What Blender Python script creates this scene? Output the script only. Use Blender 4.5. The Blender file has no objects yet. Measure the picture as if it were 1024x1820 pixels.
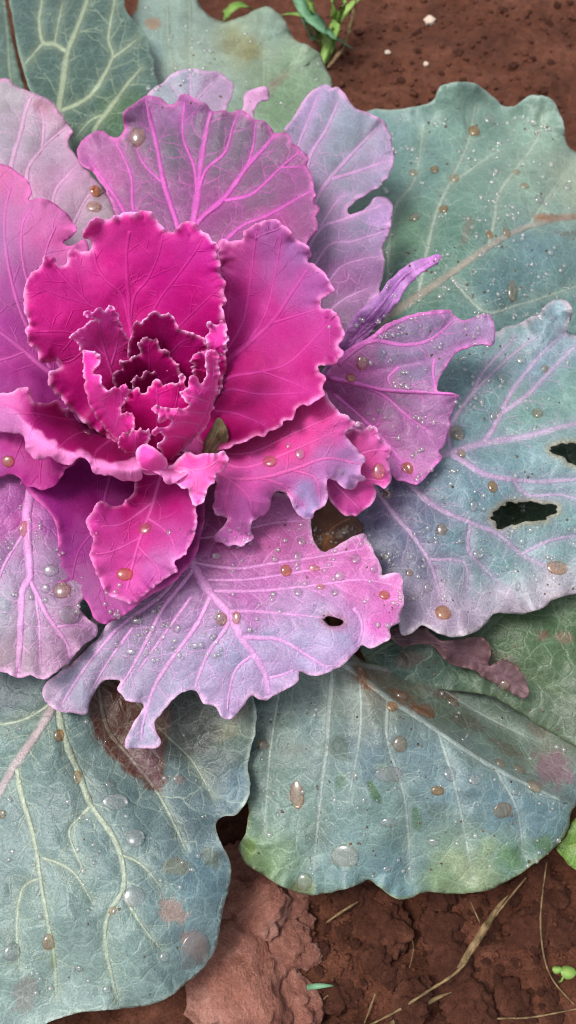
import bpy, bmesh, math, random
import numpy as np
from mathutils import Vector, Matrix, Quaternion
from mathutils.geometry import delaunay_2d_cdt

SC = bpy.context.scene
COL = SC.collection
random.seed(7)
RNG = np.random.default_rng(11)
R = math.radians

# ------------------------------------------------------------------ camera, sky, sun, exposure
TILT, VFOV = R(30), R(55)
CAMPOS = np.array([0.0, 0.0, 0.46])
cam_d = bpy.data.cameras.new('camera')
cam = bpy.data.objects.new('camera', cam_d)
COL.objects.link(cam)
cam.location = CAMPOS
cam.rotation_euler = (TILT, 0, 0)
cam_d.sensor_fit = 'VERTICAL'
cam_d.angle = VFOV
cam_d.clip_start = 0.01
cam_d.clip_end = 200
cam_d.dof.use_dof = True
cam_d.dof.focus_distance = 0.36
cam_d.dof.aperture_fstop = 12.0
SC.camera = cam

SUN_EL, SUN_AZ = R(67), R(-105)          # azimuth measured from +Y (behind the plant), towards +X
world = bpy.data.worlds.new('World')
SC.world = world
world.use_nodes = True
wn = world.node_tree
wn.nodes.clear()
sky = wn.nodes.new('ShaderNodeTexSky')
sky.sky_type = 'NISHITA'
sky.sun_disc = False
sky.sun_elevation = SUN_EL
sky.sun_rotation = SUN_AZ
sky.air_density = 1.0
sky.dust_density = 4.0
sky.ozone_density = 1.0
bg = wn.nodes.new('ShaderNodeBackground')
bg.inputs['Strength'].default_value = 0.15
wo = wn.nodes.new('ShaderNodeOutputWorld')
hs = wn.nodes.new('ShaderNodeHueSaturation'); hs.inputs['Saturation'].default_value = 0.3   # thin cloud: a paler, greyer sky
wn.links.new(sky.outputs[0], hs.inputs['Color']); wn.links.new(hs.outputs[0], bg.inputs[0])
wn.links.new(bg.outputs[0], wo.inputs[0])
sun_d = bpy.data.lights.new('sun', 'SUN')
sun_d.energy = 2.1
sun_d.angle = R(18)
sun_d.color = (1.0, 0.95, 0.88)
sun = bpy.data.objects.new('sun', sun_d)
COL.objects.link(sun)
sdir = Vector((math.sin(SUN_AZ) * math.cos(SUN_EL), math.cos(SUN_AZ) * math.cos(SUN_EL), math.sin(SUN_EL)))
sun.rotation_euler = sdir.to_track_quat('Z', 'Y').to_euler()
sun.location = (0, 0.5, 2)
SC.view_settings.view_transform = 'Standard'
SC.view_settings.look = 'None'
SC.view_settings.exposure = 0.3
SC.view_settings.gamma = 1.0
SC.view_settings.use_curve_mapping = False
SC.cycles.max_bounces = 6
SC.cycles.diffuse_bounces = 2
SC.cycles.glossy_bounces = 3
SC.cycles.filter_width = 1.1
SC.cycles.transparent_max_bounces = 12

# ------------------------------------------------------------------ helpers
FPX = 910.0 / math.tan(VFOV / 2)
FW = np.array([0, math.sin(TILT), -math.cos(TILT)])
UP = np.array([0, math.cos(TILT), math.sin(TILT)])
RT = np.array([1.0, 0, 0])

def at(P, z):
    """points on the sight lines P (n,2; photo pixels) at the heights z (metres)"""
    P = np.atleast_2d(np.asarray(P, float)); z = np.atleast_1d(np.asarray(z, float))
    d = FW[None] + ((P[:, 0] - 512) / FPX)[:, None] * RT + ((910 - P[:, 1]) / FPX)[:, None] * UP
    t = (z - CAMPOS[2]) / d[:, 2]
    return CAMPOS[None] + d * t[:, None]

def lin(h):
    h = h.lstrip('#')
    c = np.array([int(h[i:i + 2], 16) / 255 for i in (0, 2, 4)])
    return np.where(c <= 0.04045, c / 12.92, ((c + 0.055) / 1.055) ** 2.4)

def _hash(ix, iy, s):
    n = (ix * 374761393 + iy * 668265263 + s * 974634777) & 0x7fffffff
    n = ((n ^ (n >> 13)) * 1274126177) & 0x7fffffff
    return ((n ^ (n >> 16)) & 0xffff) / 65535.0

def vnoise(x, y, s=0):
    """smooth value noise in -1..1"""
    x = np.asarray(x, float); y = np.asarray(y, float)
    ix = np.floor(x).astype(np.int64); iy = np.floor(y).astype(np.int64)
    fx = x - ix; fy = y - iy
    fx = fx * fx * fx * (fx * (fx * 6 - 15) + 10); fy = fy * fy * fy * (fy * (fy * 6 - 15) + 10)
    a = _hash(ix, iy, s); b = _hash(ix + 1, iy, s); c = _hash(ix, iy + 1, s); d = _hash(ix + 1, iy + 1, s)
    return 2 * ((a * (1 - fx) + b * fx) * (1 - fy) + (c * (1 - fx) + d * fx) * fy) - 1

def fbm(x, y, s=0, o=4):
    v = 0; a = 1; t = 0
    for k in range(o):
        v = v + a * vnoise(x * 2 ** k + 13.7 * k, y * 2 ** k - 7.3 * k, s + k); t += a; a *= 0.5
    return v / t

def catmull(pts, step, closed=False):
    p = np.asarray(pts, float); n = len(p); out = []
    segs = n if closed else n - 1
    for i in range(segs):
        if closed:
            a, b, c, d = p[i - 1], p[i], p[(i + 1) % n], p[(i + 2) % n]
        else:
            a, b, c, d = p[max(i - 1, 0)], p[i], p[i + 1], p[min(i + 2, n - 1)]
        L = np.linalg.norm(c - b)
        m1 = (c - a) * 0.5; m2 = (d - b) * 0.5
        for m in (m1, m2):
            l = np.linalg.norm(m)
            if l > L * 1.2: m *= L * 1.2 / l
        k = max(1, int(round(L / step)))
        for t in np.arange(k) / k:
            h1 = 2 * t**3 - 3 * t**2 + 1; h2 = t**3 - 2 * t**2 + t; h3 = -2 * t**3 + 3 * t**2; h4 = t**3 - t**2
            out.append(h1 * b + h2 * m1 + h3 * c + h4 * m2)
    if not closed: out.append(p[-1])
    return np.array(out)

def inside(P, poly):
    x, y = P[:, 0], P[:, 1]; r = np.zeros(len(P), bool)
    x1, y1 = poly[:, 0], poly[:, 1]; x2, y2 = np.roll(x1, -1), np.roll(y1, -1)
    dy = np.where(y2 == y1, 1e-9, y2 - y1); sl = (x2 - x1) / dy
    for s in range(0, len(P), 4000):
        X = x[s:s + 4000, None]; Yc = y[s:s + 4000, None]
        k = ((y1[None] > Yc) != (y2[None] > Yc)) & (X < sl[None] * (Yc - y1[None]) + x1[None])
        r[s:s + 4000] = k.sum(1) % 2 == 1
    return r

def segdist(P, A, B):
    """distance of P to segments A-B; returns (dist, index, t)"""
    best = np.full(len(P), 1e9); bi = np.zeros(len(P), int); bt = np.zeros(len(P))
    for s in range(0, len(P), 3000):
        Q = P[s:s + 3000]
        AB = B - A; L2 = np.maximum((AB ** 2).sum(1), 1e-9)
        t = np.clip(((Q[:, None, :] - A[None]) * AB[None]).sum(2) / L2[None], 0, 1)
        D = np.linalg.norm(Q[:, None, :] - (A[None] + t[:, :, None] * AB[None]), axis=2)
        i = D.argmin(1); r = np.arange(len(Q))
        best[s:s + 3000] = D[r, i]; bi[s:s + 3000] = i; bt[s:s + 3000] = t[r, i]
    return best, bi, bt

def fastdist(P, A, B):
    """as segdist, for many short segments"""
    M = ((A + B) * .5); best = np.empty(len(P)); bi = np.empty(len(P), int); bt = np.empty(len(P)); n = len(A)
    m2 = (M ** 2).sum(1)
    for s in range(0, len(P), 8000):
        Q = P[s:s + 8000]; i = (m2[None] - 2 * (Q @ M.T)).argmin(1)
        bd = np.full(len(Q), 1e9); b1 = i.copy(); b2 = np.zeros(len(Q))
        for o in (-1, 0, 1):
            j = np.clip(i + o, 0, n - 1); AB = B[j] - A[j]; L2 = np.maximum((AB ** 2).sum(1), 1e-9)
            tt = np.clip(((Q - A[j]) * AB).sum(1) / L2, 0, 1); D = np.linalg.norm(Q - A[j] - tt[:, None] * AB, axis=1)
            k = D < bd; bd[k] = D[k]; b1[k] = j[k]; b2[k] = tt[k]
        best[s:s + 8000] = bd; bi[s:s + 8000] = b1; bt[s:s + 8000] = b2
    return best, bi, bt

class TPS:
    def __init__(s, c, sm=2e-4):
        c = np.asarray(c, float); s.p = c[:, :2] / 200.0; v = c[:, 2]; n = len(c)
        K = s.k(np.linalg.norm(s.p[:, None] - s.p[None], axis=2)) + np.eye(n) * sm
        Pm = np.c_[np.ones(n), s.p]
        M = np.zeros((n + 3, n + 3)); M[:n, :n] = K; M[:n, n:] = Pm; M[n:, :n] = Pm.T
        s.w = np.linalg.solve(M + np.eye(n + 3) * 1e-10, np.r_[v, 0, 0, 0]); s.lo = v.min() - .6; s.hi = v.max() + .6
    def k(s, r):
        return np.where(r > 1e-9, r * r * np.log(np.maximum(r, 1e-9)), 0)
    def __call__(s, P):
        q = np.asarray(P, float) / 200.0
        K = s.k(np.linalg.norm(q[:, None] - s.p[None], axis=2))
        v = K @ s.w[:-3] + np.c_[np.ones(len(q)), q] @ s.w[-3:]
        return np.clip(v, s.lo, s.hi)

def mesh_obj(name, V, F, mat, parent=None, colors=None, smooth=True):
    me = bpy.data.meshes.new(name)
    me.from_pydata([tuple(v) for v in V], [], [tuple(int(i) for i in f) for f in F])
    if colors is not None:
        a = me.color_attributes.new('Col', 'FLOAT_COLOR', 'POINT')
        c4 = np.ones((len(V), 4)); c4[:, :3] = np.clip(colors, 0, 1)
        a.data.foreach_set('color', c4.ravel())
    if smooth: me.polygons.foreach_set('use_smooth', [True] * len(me.polygons))
    me.materials.append(mat); me.update()
    o = bpy.data.objects.new(name, me); COL.objects.link(o)
    if parent: o.parent = parent
    return o

def tag(o, label=None, cat=None, group=None, kind=None):
    if label: o['label'] = label
    if cat: o['category'] = cat
    if group: o['group'] = group
    if kind: o['kind'] = kind
    return o

# ------------------------------------------------------------------ materials
def new_mat(name):
    m = bpy.data.materials.new(name); m.use_nodes = True; t = m.node_tree; t.nodes.clear()
    return m, t, t.nodes.new, t.links.new

def leaf_material(name, fine_hex, fine, rough, transl, spec=0.4, bump=0.25, cell=190, mot=.2):
    m, t, N, L = new_mat(name)
    out = N('ShaderNodeOutputMaterial'); bs = N('ShaderNodeBsdfPrincipled')
    at_ = N('ShaderNodeAttribute'); at_.attribute_name = 'Col'
    tc = N('ShaderNodeTexCoord')
    n0 = N('ShaderNodeTexNoise'); n0.inputs['Scale'].default_value = 160; n0.inputs['Detail'].default_value = 2
    L(tc.outputs['Object'], n0.inputs['Vector'])
    warp = N('ShaderNodeVectorMath'); warp.operation = 'MULTIPLY_ADD'
    warp.inputs[1].default_value = (.004, .004, .004)
    L(n0.outputs['Color'], warp.inputs[0]); L(tc.outputs['Object'], warp.inputs[2])
    vo = N('ShaderNodeTexVoronoi'); vo.feature = 'DISTANCE_TO_EDGE'; vo.inputs['Scale'].default_value = cell
    L(warp.outputs[0], vo.inputs['Vector'])
    vr = N('ShaderNodeMapRange'); vr.inputs[1].default_value = 0.0; vr.inputs[2].default_value = 0.09
    vr.inputs[3].default_value = 1.0; vr.inputs[4].default_value = 0.0
    L(vo.outputs['Distance'], vr.inputs[0])
    n1 = N('ShaderNodeTexNoise'); n1.inputs['Scale'].default_value = 60; n1.inputs['Detail'].default_value = 7
    n1.inputs['Roughness'].default_value = 0.65
    L(tc.outputs['Object'], n1.inputs['Vector'])
    n2 = N('ShaderNodeTexNoise'); n2.inputs['Scale'].default_value = 1500; n2.inputs['Detail'].default_value = 3
    L(tc.outputs['Object'], n2.inputs['Vector'])
    # fine veins
    v2 = N('ShaderNodeTexVoronoi'); v2.feature = 'DISTANCE_TO_EDGE'; v2.inputs['Scale'].default_value = cell * 2.7
    L(warp.outputs[0], v2.inputs['Vector'])
    w2 = N('ShaderNodeMapRange'); w2.inputs[1].default_value = 0.0; w2.inputs[2].default_value = 0.12
    w2.inputs[3].default_value = .6; w2.inputs[4].default_value = 0.0; L(v2.outputs['Distance'], w2.inputs[0])
    mv = N('ShaderNodeMath'); mv.operation = 'MAXIMUM'; L(vr.outputs[0], mv.inputs[0]); L(w2.outputs[0], mv.inputs[1])
    fm = N('ShaderNodeMath'); fm.operation = 'MULTIPLY'; fm.inputs[1].default_value = fine
    L(mv.outputs[0], fm.inputs[0])
    fm2 = N('ShaderNodeMath'); fm2.operation = 'MULTIPLY'; L(fm.outputs[0], fm2.inputs[0]); L(n1.outputs['Fac'], fm2.inputs[1])
    mx = N('ShaderNodeMix'); mx.data_type = 'RGBA'
    lt = N('ShaderNodeMix'); lt.data_type = 'RGBA'; lt.inputs['Factor'].default_value = .25
    lt.inputs['B'].default_value = (*lin(fine_hex), 1); sl = N('ShaderNodeVectorMath'); sl.operation = 'SCALE'; sl.inputs['Scale'].default_value = 1.5
    L(at_.outputs['Color'], sl.inputs[0]); L(sl.outputs[0], lt.inputs['A']); L(lt.outputs['Result'], mx.inputs['B'])
    L(fm2.outputs[0], mx.inputs['Factor']); L(at_.outputs['Color'], mx.inputs['A'])
    # mottling
    r1 = N('ShaderNodeMapRange'); r1.inputs[1].default_value = .3; r1.inputs[2].default_value = .7
    r1.inputs[3].default_value = 1 - mot * .7; r1.inputs[4].default_value = 1 + mot * .7; L(n1.outputs['Fac'], r1.inputs[0])
    r2 = N('ShaderNodeMapRange'); r2.inputs[1].default_value = .3; r2.inputs[2].default_value = .7
    r2.inputs[3].default_value = 1 - mot; r2.inputs[4].default_value = 1 + mot; L(n2.outputs['Fac'], r2.inputs[0])
    pr = N('ShaderNodeMath'); pr.operation = 'MULTIPLY'; L(r1.outputs[0], pr.inputs[0]); L(r2.outputs[0], pr.inputs[1])
    sc = N('ShaderNodeVectorMath'); sc.operation = 'SCALE'
    L(mx.outputs['Result'], sc.inputs[0]); L(pr.outputs[0], sc.inputs['Scale'])
    L(sc.outputs[0], bs.inputs['Base Color'])
    bs.inputs['Specular IOR Level'].default_value = spec
    rr = N('ShaderNodeMapRange'); rr.inputs[1].default_value = .3; rr.inputs[2].default_value = .7
    rr.inputs[3].default_value = rough - .08; rr.inputs[4].default_value = rough + .1
    L(n1.outputs['Fac'], rr.inputs[0]); L(rr.outputs[0], bs.inputs['Roughness'])
    ad = N('ShaderNodeMath'); ad.operation = 'MULTIPLY_ADD'; ad.inputs[1].default_value = 0.5
    L(vr.outputs[0], ad.inputs[0]); L(n2.outputs['Fac'], ad.inputs[2])
    bp = N('ShaderNodeBump'); bp.inputs['Strength'].default_value = bump; bp.inputs['Distance'].default_value = 0.0006
    bp.invert = True
    L(ad.outputs[0], bp.inputs['Height']); L(bp.outputs[0], bs.inputs['Normal'])
    tr = N('ShaderNodeBsdfTranslucent'); L(sc.outputs[0], tr.inputs['Color'])
    ms = N('ShaderNodeMixShader'); ms.inputs[0].default_value = transl
    L(bs.outputs[0], ms.inputs[1]); L(tr.outputs[0], ms.inputs[2]); L(ms.outputs[0], out.inputs[0])
    return m

MAT = {
    'green': leaf_material('glaucous_leaf', '#b9cdbb', 0.7, 0.33, 0.12, spec=0.46, cell=130, mot=.22, bump=.5),
    'grey': leaf_material('purple_grey_leaf', '#d0a8cc', 0.5, 0.36, 0.24, spec=.36, cell=150, mot=.18, bump=.4),
    'pink': leaf_material('magenta_leaf', '#e56fc0', 0.2, 0.48, 0.36, spec=.2, cell=230, bump=.15, mot=.12),
    'dry': leaf_material('dried_leaf', '#80604a', 0.3, 0.6, 0.1, cell=300),
}
def plain(name, hexa, rough, hex2=None, scale=200, spec=.3, bump=0.0):
    m, t, N, L = new_mat(name)
    out = N('ShaderNodeOutputMaterial'); bs = N('ShaderNodeBsdfPrincipled')
    tc = N('ShaderNodeTexCoord'); n = N('ShaderNodeTexNoise'); n.inputs['Scale'].default_value = scale; n.inputs['Detail'].default_value = 6
    L(tc.outputs['Object'], n.inputs['Vector'])
    rp = N('ShaderNodeValToRGB'); rp.color_ramp.elements[0].position = .32; rp.color_ramp.elements[1].position = .68
    rp.color_ramp.elements[0].color = (*lin(hexa), 1); rp.color_ramp.elements[1].color = (*lin(hex2 or hexa), 1)
    L(n.outputs['Fac'], rp.inputs[0]); L(rp.outputs[0], bs.inputs['Base Color'])
    bs.inputs['Roughness'].default_value = rough; bs.inputs['Specular IOR Level'].default_value = spec
    if bump:
        b = N('ShaderNodeBump'); b.inputs['Strength'].default_value = bump; b.inputs['Distance'].default_value = .002
        L(n.outputs['Fac'], b.inputs['Height']); L(b.outputs[0], bs.inputs['Normal'])
    L(bs.outputs[0], out.inputs[0])
    return m

def soil_material(name='red_soil', c0='#36190f', c1='#593324', c2='#7e5140', k_=1.0):
    m, t, N, L = new_mat(name)
    out = N('ShaderNodeOutputMaterial'); bs = N('ShaderNodeBsdfPrincipled'); tc = N('ShaderNodeTexCoord')
    def noise(s, d, r=.6):
        n = N('ShaderNodeTexNoise'); n.inputs['Scale'].default_value = s * k_; n.inputs['Detail'].default_value = d
        n.inputs['Roughness'].default_value = r; L(tc.outputs['Object'], n.inputs['Vector']); return n
    a = noise(14, 5); b = noise(160, 6, .7); c = noise(700, 4, .7)
    rp = N('ShaderNodeValToRGB'); e = rp.color_ramp.elements
    e[0].position = .3; e[0].color = (*lin(c0), 1); e[1].position = .72; e[1].color = (*lin(c2), 1)
    k = e.new(.5); k.color = (*lin(c1), 1)
    mxa = N('ShaderNodeMath'); mxa.operation = 'MULTIPLY_ADD'; mxa.inputs[1].default_value = .6
    L(a.outputs['Fac'], mxa.inputs[0])
    h = N('ShaderNodeMath'); h.operation = 'MULTIPLY'; h.inputs[1].default_value = .4; L(b.outputs['Fac'], h.inputs[0])
    L(h.outputs[0], mxa.inputs[2]); L(mxa.outputs[0], rp.inputs[0])
    r2 = N('ShaderNodeMapRange'); r2.inputs[1].default_value = .3; r2.inputs[2].default_value = .7; r2.inputs[3].default_value = .65; r2.inputs[4].default_value = 1.35
    L(c.outputs['Fac'], r2.inputs[0])
    s = N('ShaderNodeVectorMath'); s.operation = 'SCALE'; L(rp.outputs[0], s.inputs[0]); L(r2.outputs[0], s.inputs['Scale'])
    L(s.outputs[0], bs.inputs['Base Color'])
    bs.inputs['Roughness'].default_value = .85; bs.inputs['Specular IOR Level'].default_value = .25
    ad = N('ShaderNodeMath'); ad.operation = 'ADD'; L(b.outputs['Fac'], ad.inputs[0])
    q = N('ShaderNodeMath'); q.operation = 'MULTIPLY'; q.inputs[1].default_value = .5; L(c.outputs['Fac'], q.inputs[0]); L(q.outputs[0], ad.inputs[1])
    bp = N('ShaderNodeBump'); bp.inputs['Strength'].default_value = .9; bp.inputs['Distance'].default_value = .003
    L(ad.outputs[0], bp.inputs['Height']); L(bp.outputs[0], bs.inputs['Normal']); L(bs.outputs[0], out.inputs[0])
    return m
MAT['soil'] = soil_material()
MAT['straw'] = plain('straw', '#4f3e2a', .8, '#8c7654', 300, bump=.3)
MAT['grass'] = plain('grass_blade', '#5f8636', .5, '#94b060', 120)
MAT['grass_dark'] = plain('grass_blade_dark', '#4f7a58', .5, '#74a080', 120)
MAT['pebble'] = plain('pale_pebble', '#b8a08e', .6, '#d8c8ba', 300, bump=.3)
MAT['stem'] = plain('stem', '#6d6a4a', .6, '#8c8a68', 150, bump=.4)

def water(name, tint, clear, thru, gloss=1.0):
    """water: clear = share refracted rather than scattered by what floats in it, thru = share of light let straight through"""
    m, t, N, L = new_mat(name)
    out = N('ShaderNodeOutputMaterial'); bs = N('ShaderNodeBsdfPrincipled')
    bs.inputs['Base Color'].default_value = (*lin(tint), 1)
    bs.inputs['Roughness'].default_value = 0.04; bs.inputs['IOR'].default_value = 1.38
    bs.inputs['Transmission Weight'].default_value = clear
    bs.inputs['Coat Weight'].default_value = gloss; bs.inputs['Coat Roughness'].default_value = 0.16; bs.inputs['Coat IOR'].default_value = 1.9
    tr = N('ShaderNodeBsdfTransparent'); tr.inputs[0].default_value = (*lin(tint), 1)
    mx = N('ShaderNodeMixShader'); mx.inputs[0].default_value = thru; L(bs.outputs[0], mx.inputs[1]); L(tr.outputs[0], mx.inputs[2])
    L(mx.outputs[0], out.inputs[0])
    return m
MAT['water'] = water('clear_water', '#ffffff', .93, .25)
MAT['mud'] = water('muddy_water', '#f5cca4', .88, .42)
MAT['mud_pale'] = water('pale_muddy_water', '#f9e4d0', .92, .35)
MAT['dew'] = water('dew', '#ffffff', .85, .3)

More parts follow.
